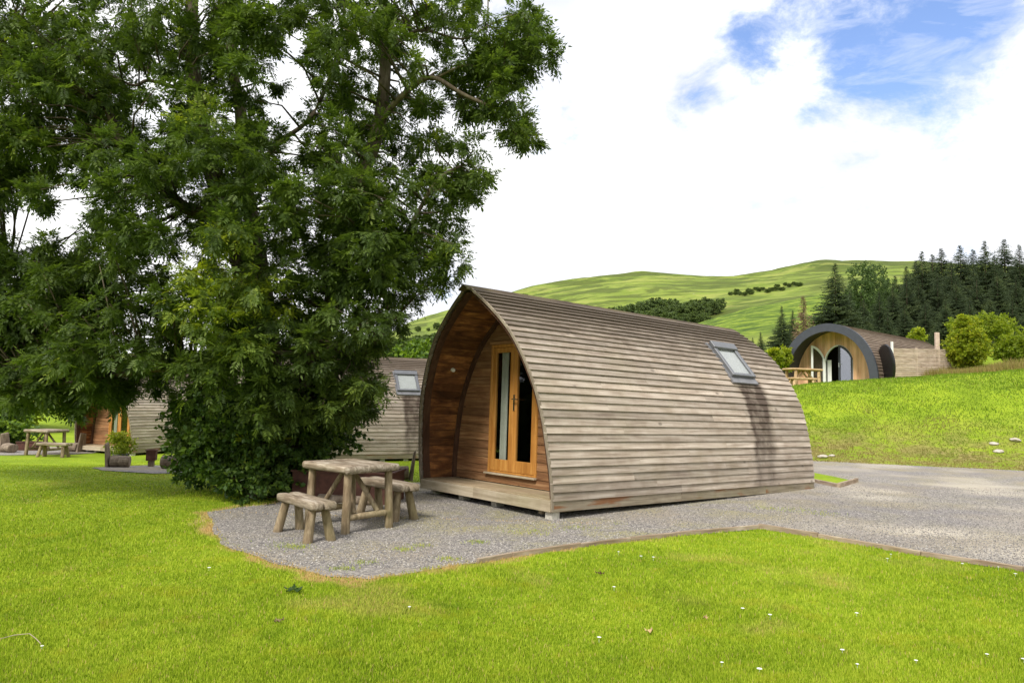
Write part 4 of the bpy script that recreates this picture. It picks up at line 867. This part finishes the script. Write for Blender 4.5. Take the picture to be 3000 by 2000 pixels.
def clump_points(c, r, twigs, per, flat=.75, droop=.25):
    """leaf bases along twigs that radiate from a clump centre"""
    c = np.asarray(c); n = len(c); td = rand_dirs(n * twigs).reshape(n, twigs, 3); td[..., 2] = td[..., 2] * flat + .12
    tl = r[:, None] * (.55 + .6 * RNG.random((n, twigs)))
    t_ = .25 + .75 * RNG.random((n, twigs, per)) ** .7
    P = c[:, None, None] + td[:, :, None] * (tl[:, :, None] * t_)[..., None]; P[..., 2] -= (droop * tl[:, :, None] * t_ ** 2)
    P += RNG.normal(size=P.shape) * (.05 * r)[:, None, None, None]
    Dv = unit(td[:, :, None] * .8 + RNG.normal(size=P.shape) * .5 + np.array([0, 0, -.25])); return P.reshape(-1, 3), Dv.reshape(-1, 3), np.repeat(np.arange(n), twigs * per)

# ------------------------------------------------------------------ the big ash tree
k275 = 3000 / 2352.
TX, TY = -3.95, 10.95
crown_poly = [(-420, -700), (1050, -760), (1115, -60), (1100, 60), (1118, 100), (1150, 60), (1205, 15), (1250, 70), (1270, 125), (1230, 160), (1190, 160), (1165, 190), (1195, 240), (1215, 320), (1190, 335), (1160, 270), (1120, 230), (1110, 260),
              (1040, 255), (1030, 300), (1080, 330), (1110, 350), (1105, 430), (1060, 450), (1030, 440), (1050, 540), (1040, 570), (1045, 640), (985, 665), (940, 690), (930, 740), (880, 790), (890, 860), (860, 900), (840, 960), (740, 1000), (700, 1060),
              (560, 1060), (420, 1010), (380, 990), (385, 940), (330, 900), (290, 905), (255, 930), (180, 950), (110, 945), (40, 900), (20, 860), (-60, 840), (-420, 700), (-420, 300)]
holes = [([(118, 420), (195, 425), (198, 480), (180, 560), (132, 560), (115, 490)], .0), ([(660, 60), (700, 60), (700, 180), (660, 330), (690, 420), (720, 450), (690, 350), (680, 250), (640, 150)], .0), ([(520, 45), (560, 45), (600, 180), (600, 260), (545, 210)], .3),
         ([(930, 90), (1010, 100), (1040, 180), (1020, 230), (960, 230), (900, 180)], .35), ([(330, 180), (420, 150), (420, 270), (350, 330), (300, 260)], .35), ([(590, 470), (640, 460), (660, 560), (560, 560)], .3), ([(0, 590), (60, 570), (180, 570), (60, 640), (0, 690)], .3),
         ([(1000, 300), (1040, 330), (1060, 440), (1010, 430)], .25), ([(380, 560), (480, 560), (470, 610), (370, 610)], .35), ([(285, 895), (375, 895), (385, 1020), (285, 1010)], .2)]
def thickness(x, y):      # half depth of the crown in metres at photo point (2352 px wide frame)
    return np.interp(y, [-700, 0, 500, 800, 1050], [2.6, 2.5, 2.4, 2.2, 1.4]) * np.clip(1.15 - np.abs(x - 470) / 950, .25, 1)
CL = []; CR = []; CT = []; tries = 0
while len(CL) < 1230 and tries < 20000:
    tries += 1; x = random.uniform(-420, 1290); y = -700 + 1760 * (random.random() ** .82)
    if not inpoly(crown_poly, np.array([x]), np.array([y]))[0]: continue
    pr_keep = .9 if y > 520 else (1. if y > 0 else .4)
    for hp, kp in holes:
        if inpoly(hp, np.array([x]), np.array([y]))[0]: pr_keep *= kp
    ed_ = float(edgedist(crown_poly, np.array([x]), np.array([y]))[0]); rad = random.uniform(.26, .5)
    rad = min(rad, .12 + ed_ / 150.)
    hmin = min([float(edgedist(hp, np.array([x]), np.array([y]))[0]) for hp, kp in holes if kp < .1])
    if hmin < 14: continue
    rad = min(rad, max(.13, hmin / 160))
    hm2 = min([float(edgedist(hp, np.array([x]), np.array([y]))[0]) for hp, kp in holes if kp < .4]); rad = min(rad, max(.2, hm2 / 110))
    if random.random() > pr_keep: continue
    th = float(thickness(x, y)); dY = random.uniform(-1, 1) * th * min(1, .3 + ed_ / 140)
    if 410 < x < 650 and 540 < y < 820 and random.random() < .5: dY = -th * random.uniform(.6, 1.05)
    P_ = at(x * k275, y * k275, TY + dY)
    if P_[2] < .35: continue
    CL.append(P_); CR.append(rad); tnt = .12 * random.random()
    if 410 < x < 640 and 540 < y < 800 and dY < -.3: tnt += .12 + .36 * random.random()
    elif random.random() < .1: tnt += .3 * random.random()
    if dY < -.8: tnt += .06
    CT.append(tnt)
for x, y in [(1215, 45), (1190, 80), (1240, 108), (1266, 128), (1225, 145), (1180, 160), (1150, 130), (1130, 185), (1175, 225), (1190, 262), (1205, 300), (1212, 325), (1182, 298), (1150, 245), (1165, 190), (1095, 160), (1060, 130), (1120, 110), (1085, 345),
             (1102, 392), (1078, 432), (1052, 420), (1030, 500), (1040, 560), (1050, 600), (1022, 640), (1000, 655), (925, 690), (1100, 240), (1200, 30), (1222, 90), (1160, 95), (1140, 150), (1195, 120), (1060, 455), (1110, 30), (1120, 90), (1045, 320), (1000, 600), (860, 790)]:
    CL.append(at(x * k275, y * k275, TY - .9 + random.uniform(-.35, .35))); CR.append(random.uniform(.2, .3)); CT.append(.25 * random.random())
for _ in range(75):
    x, y = random.uniform(500, 900), random.uniform(430, 960)
    if not inpoly(crown_poly, np.array([x + 40]), np.array([y]))[0]: continue
    CL.append(at(x * k275, y * k275, TY - random.uniform(.9, 1.9))); CR.append(random.uniform(.24, .42)); CT.append(.22 * random.random())
for _ in range(120):
    x, y = random.uniform(-80, 270), random.uniform(580, 925)
    if y < 700 and x < 110 and random.random() < .5: continue
    CL.append(at(x * k275, y * k275, TY + random.uniform(-1.1, 1.1))); CR.append(random.uniform(.22, .38)); CT.append(.2 * random.random())
CL = np.array(CL); CR = np.array(CR); CT = np.array(CT)
print('ash clumps', len(CL))
inview = (CL[:, 2] < 9.2) & (CL[:, 0] > -10.5)
Vs = []; rs = []
for sel, tw, per, sz in ((inview, 9, 9, 1.), (~inview, 6, 5, 1.8)):
    if not sel.any(): continue
    P_, D_, id_ = clump_points(CL[sel], CR[sel], tw, per); size = (.14 + .08 * RNG.random(len(P_))) * sz
    V_, kk = compound_leaves(P_, D_, size); Vs.append(V_)
    rv = np.clip(.18 + .42 * RNG.random(len(P_)) + CT[sel][id_] * (.6 + .8 * RNG.random(len(P_))), 0, 1)
    rs.append(np.repeat(rv, kk * 4))
V_ = np.concatenate(Vs); print('ash quads', len(V_) // 4)
ash = empty('ash_tree', (TX, TY, 0)); tag(ash, 'huge many-stemmed ash tree with feathery dark leaves filling the left half', 'tree')
o = npmesh('crown', V_, np.arange(len(V_)).reshape(-1, 4), M['ash'], attr={'rnd': np.concatenate(rs)}); o.parent = ash; o.location = (-TX, -TY, 0)
D2 = lambda x, y, dY=0.: tuple(at(x * k275, y * k275, TY + dY))
stems = [([D2(600, 1150), D2(598, 900, .1), D2(575, 700, .1), D2(545, 560), D2(500, 430, -.1), D2(455, 280, -.2), D2(442, 120, -.2), D2(440, -60, -.2), D2(435, -400)], .24, .07),
         ([D2(612, 1150, .2), D2(625, 850, .3), D2(600, 620, .4), D2(560, 400, .5), D2(553, 260, .4), D2(530, 120, .3), D2(545, -60, .3), D2(560, -400, .3)], .17, .05),
         ([D2(620, 1150, .1), D2(690, 900, -.2), D2(760, 720, -.3), D2(800, 560, -.3), D2(825, 420, -.3), D2(868, 300, -.3), D2(885, 150, -.3), D2(880, -20, -.3), D2(885, -350, -.2)], .2, .06),
         ([D2(500, 500, -.05), D2(430, 480, -.3), D2(345, 405, -.6), D2(275, 320, -.7), D2(235, 240, -.7), D2(120, 190, -.6), D2(20, 120, -.4)], .11, .03),
         ([D2(866, 300, -.3), D2(900, 245, -.6), D2(960, 190, -.8), D2(1000, 180, -.9), D2(1060, 215, -.9), D2(1110, 238, -.9), D2(1155, 255, -.9), D2(1180, 300, -.9), D2(1200, 325, -.9)], .055, .012),
         ([D2(442, 210, -.2), D2(400, 200, -.4), D2(340, 185, -.5), D2(300, 195, -.6), D2(200, 140, -.6)], .04, .015),
         ([D2(760, 720, -.3), D2(860, 620, -.6), D2(930, 540, -.8), D2(1000, 420, -.8), D2(1060, 380, -.8)], .06, .015),
         ([D2(598, 850, .1), D2(450, 760, .6), D2(280, 700, .8), D2(120, 690, .8), D2(20, 640, .6)], .09, .02),
         ([D2(600, 930, .0), D2(440, 850, -.5), D2(280, 860, -.7), D2(150, 880, -.7), D2(80, 900, -.6)], .06, .015),
         ([D2(690, 880, -.1), D2(780, 840, -.4), D2(850, 800, -.5), D2(900, 740, -.5)], .045, .015),
         ([D2(560, 420, .5), D2(640, 330, .2), D2(720, 260, .0), D2(780, 100, 0), D2(800, -100)], .05, .02),
         ([D2(1000, 180, -.9), D2(1070, 150, -.9), D2(1130, 165, -.9), D2(1190, 120, -.9), D2(1250, 125, -.9)], .02, .006), ([D2(885, 120, -.3), D2(960, 70, -.6), D2(1060, 90, -.8), D2(1120, 60, -.8)], .03, .01)]
m = MB(); sk_ = []
for pts, r0, r1 in stems:
    P_ = [Vector(p) for p in pts]; Q = []
    for i in range(len(P_) - 1):
        p0 = P_[max(0, i - 1)]; p1 = P_[i]; p2 = P_[i + 1]; p3 = P_[min(len(P_) - 1, i + 2)]
        for j in range(5):
            t = j / 5; Q.append(.5 * ((2 * p1) + (-p0 + p2) * t + (2 * p0 - 5 * p1 + 4 * p2 - p3) * t * t + (-p0 + 3 * p1 - 3 * p2 + p3) * t ** 3))
    Q.append(P_[-1]); kq = len(Q); rad = [r0 + (r1 - r0) * (i / (kq - 1)) ** .8 for i in range(kq)]
    if r0 > .15: rad[0] *= 1.5; rad[1] *= 1.25
    m.tube(Q, rad, 10); sk_ += [(tuple(q_), rad[i]) for i, q_ in enumerate(Q)]
SKp = np.array([s[0] for s in sk_])
for c in CL:
    d_ = np.linalg.norm(SKp - c, axis=1) + .6 * np.clip(SKp[:, 2] - c[2], 0, None); i = int(np.argmin(d_)); a = Vector(SKp[i]); b = Vector(c); L = (b - a).length
    if L < .25 or L > 1.9: continue
    md = a.lerp(b, .5) + Vector((random.uniform(-.1, .1), random.uniform(-.1, .1), random.uniform(-.02, .16) * L)); m.tube([a, md, b], [min(.022, sk_[i][1] * .6), .013, .006], 5)
o = m.build('trunk', M['bark'], ash, smooth=True); o.location = (-TX, -TY, 0)

# ------------------------------------------------------------------ leafy bushes (things): crown + stems
def bush(name, label, cat, boxes, n, lsize, mat, grp=None, ratio=.6, tw=8, per=10, crad=(.2, .35), skirt=0., stems_=5, tint=(0, .25)):
    """boxes: list of ((x,y,z) centre, (rx,ry,rz)) ellipsoids in the world"""
    C = []; 
    wts = np.array([b_[1][0] * b_[1][1] * b_[1][2] for b_ in boxes]) ** .8; wts /= wts.sum()
    for _ in range(n):
        c0, r0 = boxes[RNG.choice(len(boxes), p=wts)]; d_ = rand_dirs(1)[0] * (RNG.random() ** .28); p = np.array(c0) + d_ * np.array(r0); g_ = float(H(p[0], p[1], False))
        if p[2] < g_ + .08: p[2] = g_ + .08 + .2 * RNG.random()
        C.append(p)
    C = np.array(C); rr = RNG.uniform(*crad, len(C)); P_, D_, id_ = clump_points(C, rr, tw, per, .8, .15)
    gz_ = H(P_[:, 0], P_[:, 1], False) + .02; P_[:, 2] = np.maximum(P_[:, 2], gz_)
    V_, kk = simple_leaves(P_, D_, lsize * (.7 + .6 * RNG.random(len(P_))), ratio); ct = RNG.uniform(*tint, len(C))
    rv = np.clip(.1 + .5 * RNG.random(len(P_)) + ct[id_] * (.5 + RNG.random(len(P_))), 0, 1)
    bx, by = boxes[0][0][0], boxes[0][0][1]; bz = float(H(bx, by, False)); root = empty(name, (bx, by, bz)); tag(root, label, cat, grp)
    o = npmesh('crown', V_, np.arange(len(V_)).reshape(-1, 4), mat, attr={'rnd': np.repeat(rv, 4)}); o.parent = root; o.location = (-bx, -by, -bz)
    m = MB()
    for i in range(stems_):
        e = C[RNG.integers(len(C))]; m.tube([(bx + random.uniform(-.15, .15), by + random.uniform(-.1, .1), bz - .05), ((bx + e[0]) / 2, (by + e[1]) / 2, bz + (e[2] - bz) * .6), tuple(e)], [.035 * max(1, crad[0] * 3), .02, .008], 6)
    o = m.build('stem', M['bark'], root); o.location = (-bx, -by, -bz); return root
def ell(x0, x1, y0, y1, Y, depth):      # ellipsoid filling a photo rectangle at range Y
    a = at(x0, (y0 + y1) / 2, Y); b = at(x1, (y0 + y1) / 2, Y); c = at((x0 + x1) / 2, y0, Y); d = at((x0 + x1) / 2, y1, Y)
    return (tuple((np.array(a) + b) / 2), (abs(b[0] - a[0]) / 2, depth, abs(c[2] - d[2]) / 2))
bush('understorey_shrub', 'dense dark broad-leaved shrub spreading round the foot of the ash tree', 'shrub',
     [ell(560, 1000, 1130, 1440, 10.9, 1.2), ell(545, 760, 1240, 1420, 11.3, .9), ell(520, 720, 1150, 1330, 11.3, .9), ell(800, 1060, 1080, 1330, 11.2, 1.), ell(620, 900, 1330, 1460, 10.6, .7)],
     260, .072, M['shrub'], ratio=.7, tw=9, per=15, crad=(.2, .38), stems_=9, tint=(0, .3))
bush('laurel_bush', 'rounded dark laurel bush with yellow-green top at the left edge', 'bush', [ell(-120, 105, 1205, 1315, 29.5, 1.), ell(-60, 60, 1180, 1250, 29.8, .8)], 130, .16, M['laurel'], tw=7, per=9, crad=(.25, .4), tint=(0, .5))
bush('background_bush', 'light green bush far behind the laurel at the left edge', 'bush', [ell(-250, 60, 1050, 1200, 36, 2.), ell(0, 190, 1090, 1230, 38, 2.)], 150, .26, M['yellowbush'], tw=7, per=9, crad=(.4, .7), tint=(0, .2))
bush('hedge', 'bright green hedge showing above the roof of the half hidden pod', 'hedge', [ell(1100, 1420, 1005, 1090, 36, 1.5), ell(950, 1200, 1020, 1100, 37, 1.5)], 170, .2, M['laurel'], tw=7, per=9, crad=(.3, .5), tint=(.1, .5))
bush('yellow_green_bush', 'rounded yellow-green bush at the right end of the slat screen', 'bush', [ell(2790, 2878, 955, 1075, 32.5, .8), ell(2808, 2850, 925, 965, 32.6, .4)], 190, .095, M['yellowbush'], tw=8, per=14, crad=(.18, .42), tint=(0, .35))
bush('yellow_green_bush', 'wide yellow-green bush at the right edge behind the first bush', 'bush', [ell(2915, 3060, 985, 1055, 37, 1.3), ell(2790, 2960, 925, 985, 39, 1.3)], 220, .12, M['yellowbush'], tw=8, per=13, crad=(.25, .6), tint=(-.15, .12))
bush('sapling', 'small light green sapling beyond the left foot of the round-arched pod', 'sapling', [ell(2256, 2284, 1020, 1075, 33, .35)], 26, .13, M['yellowbush'], crad=(.15, .25))
bush('sapling', 'light green sapling touching the left rim of the round-arched pod', 'sapling', [ell(2288, 2312, 1022, 1080, 33.5, .35)], 26, .13, M['yellowbush'], crad=(.15, .25))
bush('sapling', 'light green sapling sticking up behind the ridge of the round-arched pod', 'sapling', [ell(2672, 2702, 965, 1000, 43, .35)], 24, .15, M['yellowbush'], crad=(.18, .28))
# potted shrub beside the log seat
q = gr(352, 1352, -.14); pr0 = empty('potted_shrub', (q[0], q[1], float(H(q[0], q[1])))); tag(pr0, 'red-tipped green shrub in a dark pot behind the log seat', 'potted plant')
m = MB(); m.tube([(0, 0, 0), (0, 0, .28)], [.13, .17], 16); m.build('pot', M['slate'], pr0)
P_, D_, id_ = clump_points(np.array([(random.uniform(-.2, .2), random.uniform(-.2, .2), .3 + .45 * random.random()) for _ in range(40)]), np.full(40, .17), 7, 8); V_, _ = simple_leaves(P_, D_, np.full(len(P_), .06), .5)
o = npmesh('foliage', V_, np.arange(len(V_)).reshape(-1, 4), M['redtip'], attr={'rnd': np.repeat(np.clip(.15 + .5 * RNG.random(len(P_)) + (P_[:, 2] - .6) * .5, 0, 1), 4)}); o.parent = pr0

# ------------------------------------------------------------------ conifers
def conifer_mesh(name, h, base, mat, seed, dens=1., droopy=.35):
    rg = np.random.default_rng(seed); root = empty(name); m = MB(); m.tube([(0, 0, -.5), (0, 0, h * .5), (0, 0, h * .98)], [h * .014 + .03, h * .008, .02], 8); m.build('trunk', M['bark'], root)
    P = []; D = []; Sz = []; z = .04 * h
    while z < h * .995:
        u = z / h; R_ = base * (1 - u) ** 1.02 * (.8 + .4 * rg.random()) + .06; nb = int((5 + 7 * (1 - u)) * dens) + 2
        for b in range(nb):
            a = rg.random() * 2 * math.pi; L = R_ * (.65 + .5 * rg.random()); k = max(3, int(L / .2 * dens)); t = np.linspace(.12, 1, k); x = np.cos(a) * L * t; y = np.sin(a) * L * t; zz = z + L * (.18 * t - droopy * t ** 1.6 + .14 * t ** 4) + rg.normal(0, .03, k)
            for sgn in (-1, 0, 1):
                P.append(np.column_stack([x, y, zz]) + rg.normal(0, .05, (k, 3))); aa = a + sgn * .75
                D.append(np.tile([np.cos(aa), np.sin(aa), -.25 + .3 * u], (k, 1)) + rg.normal(0, .22, (k, 3))); Sz.append(np.full(k, 1) * (.38 + .25 * rg.random()) * (.25 + .9 * (1 - u) ** .7) * (1.1 - .35 * t))
        z += h * .021 * (1.15 - .5 * u)
    P = np.concatenate(P); D = unit(np.concatenate(D)); Sz = np.concatenate(Sz); V_, _ = simple_leaves(P, D, Sz, .3)
    rv = np.clip(.45 + .25 * fbm(P[:, 0] + P[:, 2], P[:, 1], 1.2, 2, seed) + .5 * (RNG.random(len(P)) - .5), 0, 1)
    o = npmesh('crown', V_, np.arange(len(V_)).reshape(-1, 4), mat, attr={'rnd': np.repeat(rv, 4)}); o.parent = root; return root
con = [conifer_mesh('spruce_tree', 14, 5.3, M['spruce'], 3, 1.3), conifer_mesh('spruce_tree', 14, 4.5, M['spruce'], 5, 1.15, .28)]
used = [False, False]
def conifer(px_, top, Y, kind, label, wid=1.):
    P_ = at(px_, top, Y); z0 = float(H(P_[0], Y)); h = P_[2] - z0
    o = con[kind] if not used[kind] else copy_tree(con[kind]); used[kind] = True
    o.location = (P_[0], Y, z0 - .1); o.scale = (h / 14 * wid, h / 14 * wid, h / 14); o.rotation_euler = (0, 0, px_ * .37); tag(o, label, 'conifer', 'dark spruces behind the bank'); return o
conifer(2446, 768, 52, 0, 'tall broad dark spruce standing alone-topped just behind the round-arched pod rim', 1.15)
conifer(2290, 893, 50, 0, 'shorter dark spruce left of the dead brown conifer', .95)
conifer(2322, 905, 54, 1, 'slim dark spruce close behind the shorter one, left of the dead brown conifer')
conifer(2228, 968, 52, 1, 'smallest dark spruce at the left end of the wood', 1.)
conifer(2205, 985, 56, 1, 'tiny dark spruce just above the roof of the nearest pod', 1.1)
back = [(2700, 733), (2731, 742), (2757, 725), (2786, 765), (2812, 716), (2850, 728), (2884, 703), (2912, 745), (2941, 698), (2985, 714), (3030, 705), (3080, 730)]
words = ['first', 'second', 'third', 'fourth', 'fifth', 'sixth', 'seventh', 'eighth', 'ninth', 'tenth', 'eleventh', 'twelfth']
for i, (x, y) in enumerate(back): conifer(x, y, 62 + (i * 37 % 11), i % 2, '%s tall spruce from the left along the skyline at the right' % words[i], 1.3 + .15 * ((i * 7) % 3 - 1))
mid_ = [(2490, 850), (2530, 870), (2575, 850), (2615, 835), (2655, 800), (2690, 815), (2745, 800), (2800, 815), (2860, 800), (2920, 790), (2975, 800), (3030, 790)]
for i, (x, y) in enumerate(mid_): conifer(x, y, 54 + (i * 29 % 7), (i + 1) % 2, '%s spruce from the left in the lower front row of the dark wood' % words[i], 1.05)
for i, (x, y) in enumerate([(2478, 845), (2505, 828), (2540, 815), (2585, 812), (2622, 805), (2655, 778), (2682, 760)]): conifer(x, y, 66 + i % 3, i % 2, '%s spruce from the left in the hazier row behind the pale birches' % words[i], 1.25)
low_ = [(2545, 925), (2600, 905), (2650, 890), (2710, 880), (2770, 875), (2840, 870), (2900, 862), (2965, 870), (3020, 860)]
for i, (x, y) in enumerate(low_): conifer(x, y, 48 + (i * 17 % 4), i % 2, '%s low young spruce from the left at the front of the dark wood' % words[i], 1.1)
dead = conifer_mesh('dead_conifer', 9, 2.3, M['brownspruce'], 9, .45, .15); P_ = at(2353, 868, 51); z0 = float(H(P_[0], 51)); dead.location = (P_[0], 51, z0); s = (P_[2] - z0) / 9; dead.scale = (s * 1.1, s * 1.1, s)
tag(dead, 'thin dead conifer with brown needles between the dark spruces', 'conifer')

# ------------------------------------------------------------------ broadleaf trees on the hill (shared meshes, one object each)
def round_tree(name, h, r_, n, lsz, mat, seed, tall=1.):
    C = []; rg = np.random.default_rng(seed)
    for _ in range(n):
        d_ = unit(rg.normal(size=3)) * rg.random() ** .35; C.append((d_[0] * r_, d_[1] * r_, h * .56 + d_[2] * h * .44 * tall))
    C = np.array(C); P_, D_, id_ = clump_points(C, np.full(len(C), r_ * .24), 7, 9); V_, _ = simple_leaves(P_, D_, np.full(len(P_), lsz), .65)
    root = empty(name); ct = rg.random(len(C)) * .45; rv = np.clip(.1 + .45 * RNG.random(len(P_)) + ct[id_], 0, 1)
    o = npmesh('crown', V_, np.arange(len(V_)).reshape(-1, 4), mat, attr={'rnd': np.repeat(rv, 4)}); o.parent = root
    m = MB(); m.tube([(0, 0, -.6), (0, 0, h * .3), (.05, 0, h * .6)], [r_ * .07, r_ * .05, r_ * .02], 6); m.build('trunk', M['bark'], root); return root
pb = round_tree('birch_tree', 13, 2.3, 230, .2, M['birch'], 21, 1.)
def put(proto, px_, top, Y, h0, label, cat, grp, wid=1., first=False):
    P_ = at(px_, top, Y); z0 = float(H(P_[0], Y)); s = max(.2, (P_[2] - z0) / h0); o = proto if first else copy_tree(proto)
    o.location = (P_[0], Y, z0); o.scale = (s * wid, s * wid, s); o.rotation_euler = (0, 0, px_ * .21); tag(o, label, cat, grp); return o
put(pb, 2520, 752, 60, 13, 'tall pale green birch right of the broadest dark spruce', 'birch', 'pale birches among the spruces', .95, True)
put(pb, 2566, 755, 63, 13, 'second pale birch, in the gap before the tall spruce wood', 'birch', 'pale birches among the spruces', .8)
put(pb, 2600, 800, 60, 13, 'lower pale birch at the left side of the tall spruce wood', 'birch', 'pale birches among the spruces', .8)
ht = round_tree('hill_tree', 9, 4., 60, .75, M['hilltree'], 31)
GH = 'round trees in the fold of the hill'; first = True
ORD = words + ['thirteenth', 'fourteenth', 'fifteenth', 'sixteenth', 'seventeenth', 'eighteenth', 'nineteenth', 'twentieth', 'twenty-first', 'twenty-second', 'twenty-third', 'twenty-fourth', 'twenty-fifth', 'twenty-sixth', 'twenty-seventh', 'twenty-eighth']
rowA = [(1765, 910, 262, 1.3), (1790, 903, 258, 1.3), (1815, 900, 250, 1.4), (1840, 893, 262, 1.3), (1868, 888, 250, 1.4), (1895, 884, 264, 1.3), (1922, 876, 268, 1.5), (1948, 873, 270, 1.6), (1960, 895, 252, 1.4), (1985, 884, 262, 1.5), (2008, 890, 250, 1.5), (2032, 878, 262, 1.5), (2052, 885, 250, 1.4), (2072, 872, 262, 1.4), (2094, 878, 256, 1.2), (2112, 874, 262, 1.1)]
for i, (x, y, Y, wd_) in enumerate(rowA):
    put(ht, x, y, Y, 9, '%s tree from left in the dark cluster above the nearest pod' % ORD[i], 'tree', GH, wd_ * .9, first); first = False
rowA2 = [(1850, 918), (1885, 912), (1925, 905), (1965, 915), (1998, 918), (2030, 912), (2062, 918)]
for i, (x, y) in enumerate(rowA2): put(ht, x, y, 236 + i % 3 * 4, 9, '%s low tree from left fronting the cluster above the nearest pod' % ORD[i], 'tree', GH, 1.3)
for i in range(20):
    x = 2140 + i * 10.8 + random.uniform(-5, 5); y = 860 - i * 1.2 + random.uniform(-7, 6); put(ht, x, y, 316 + random.uniform(0, 25), 9, '%s small tree from the left in the line across the upper hillside' % ORD[i], 'tree', 'line of small trees across the upper hillside', random.uniform(1.3, 2.))
for i, (x, y) in enumerate([(1478, 874), (1500, 866), (1525, 861), (1550, 866), (1575, 870)]): put(ht, x, y, 420, 9, '%s small tree from left on the crest right of the pod peak' % ORD[i], 'tree', 'small trees on the left hill shoulder', 1.5)
for i in range(14): put(ht, 1120 + i * 15, 1008 - (i * 7 % 5) * 3 - i * 2, 205 + i % 4 * 6, 9, '%s tree from left on the low slope left of nearest pod' % ORD[i], 'tree', 'round trees on the low slope left of the nearest pod', 1.5)
for i, (x, y) in enumerate([(1150, 985), (1180, 972), (1225, 955), (1255, 960), (1280, 945)]): put(ht, x, y, 380, 9, '%s small bush from left high on the slope left of nearest pod' % ORD[i], 'tree', 'small bushes on the left hillside', 1.3)
far = [(-160, 1040), (-90, 1060), (-20, 1050), (60, 1065), (130, 1070), (190, 1080), (250, 1075), (330, 1060), (420, 1070), (520, 1060), (620, 1070), (730, 1060), (840, 1050), (940, 1060), (1030, 1055)]
for i, (x, y) in enumerate(far): put(ht, x, y, 70 + i % 4 * 5, 9, '%s tree from left in the far row beyond the meadow' % ORD[i], 'tree', 'far row of trees beyond the meadow', 1.)

# ------------------------------------------------------------------ small things in the lawn
m = MB()
n = 12
for i in range(n):
    a = i * 2 * math.pi / n; c_, s_ = math.cos(a), math.sin(a); m.add([(c_ * .002, s_ * .002, .03), (c_ * .009 - s_ * .003, s_ * .009 + c_ * .003, .0315), (c_ * .013, s_ * .013, .031), (c_ * .009 + s_ * .003, s_ * .009 - c_ * .003, .0315)], [(0, 1, 2, 3)])
m.tube([(0, 0, 0), (0, 0, .03)], .001, 5)
m.tube([(0, 0, .029), (0, 0, .034)], [.004, .003], 8)
dproto = m.build('daisy', M['white'])
ds = [(2468, 1918), (2512, 1961), (2892, 1931), (2999, 1945), (2684, 1950), (2115, 1956), (2176, 1794), (2256, 1813), (2225, 1975), (1799, 1730), (1812, 1625), (1878, 1638), (1914, 1641), (1755, 1881), (2510, 1808), (2975, 1690), (2925, 1670), (2820, 1660), (1199, 1790), (122, 1908), (612, 1673), (2610, 1632), (2600, 1645)]
ds.sort(); ORD2 = ORD
for i, (x, y) in enumerate(ds):
    q = gr(x, y); o = dproto if i == 0 else dproto.copy()
    if i: COL.objects.link(o)
    o.location = (q[0], q[1], 0); sc_ = .8 + .5 * random.random(); o.scale = (sc_, sc_, 1.1); tag(o, '%s white daisy from the left among those in the mown lawn' % ORD[i], 'daisy', 'daisies scattered over the lawn')
def leaf_on_lawn(x, y, s, mat, label, name='fallen_leaf', cat='leaf', k=1):
    q = gr(x, y); vs = []; fs = []
    for j in range(k):
        a = j * 1.3 + x; ln = s * (.7 + .5 * random.random()); c_, s_ = math.cos(a), math.sin(a); b = len(vs)
        for u, v, h in ((0, 0, .02), (.35, .2, .035), (.75, .14, .03), (1, 0, .045), (.75, -.14, .02), (.35, -.2, .04), (.5, 0, .03)): vs.append((q[0] + (u * c_ - v * s_) * ln, q[1] + (u * s_ + v * c_) * ln, h))
        fs += [(b, b + 1, b + 6), (b + 1, b + 2, b + 6), (b + 2, b + 3, b + 6), (b + 3, b + 4, b + 6), (b + 4, b + 5, b + 6), (b + 5, b, b + 6)]
    o = npmesh(name, vs, fs, mat, attr={'rnd': np.full(len(vs), .2)}); tag(o, label, cat)
leaf_on_lawn(860, 1735, .09, M['shrub'], 'dark green plantain weed in the front lawn below the gravel point', 'weed', 'weed', 6)
leaf_on_lawn(818, 1830, .05, M['brownspruce'], 'curled brown dead leaf on the lawn, lower centre-left', k=3)
leaf_on_lawn(1905, 1862, .06, M['newlog'], 'tan dead leaf on the lawn, lower centre', k=2)
leaf_on_lawn(2060, 1818, .04, M['newlog'], 'small pale dead leaf on the lawn, right of the tan one', k=2)
leaf_on_lawn(1758, 1688, .045, M['rib'], 'small dark dead leaf near the timber edging', k=4)
m = MB(); m.tube([tuple(gr(x, y) + np.array([0, 0, h])) for x, y, h in ((0, 1880, .02), (40, 1874, .03), (85, 1872, .035), (105, 1885, .03), (120, 1896, .02))], .0025, 6); tag(m.build('twig', M['fascia']), 'thin bare twig lying on the lawn at the lower left edge', 'twig')
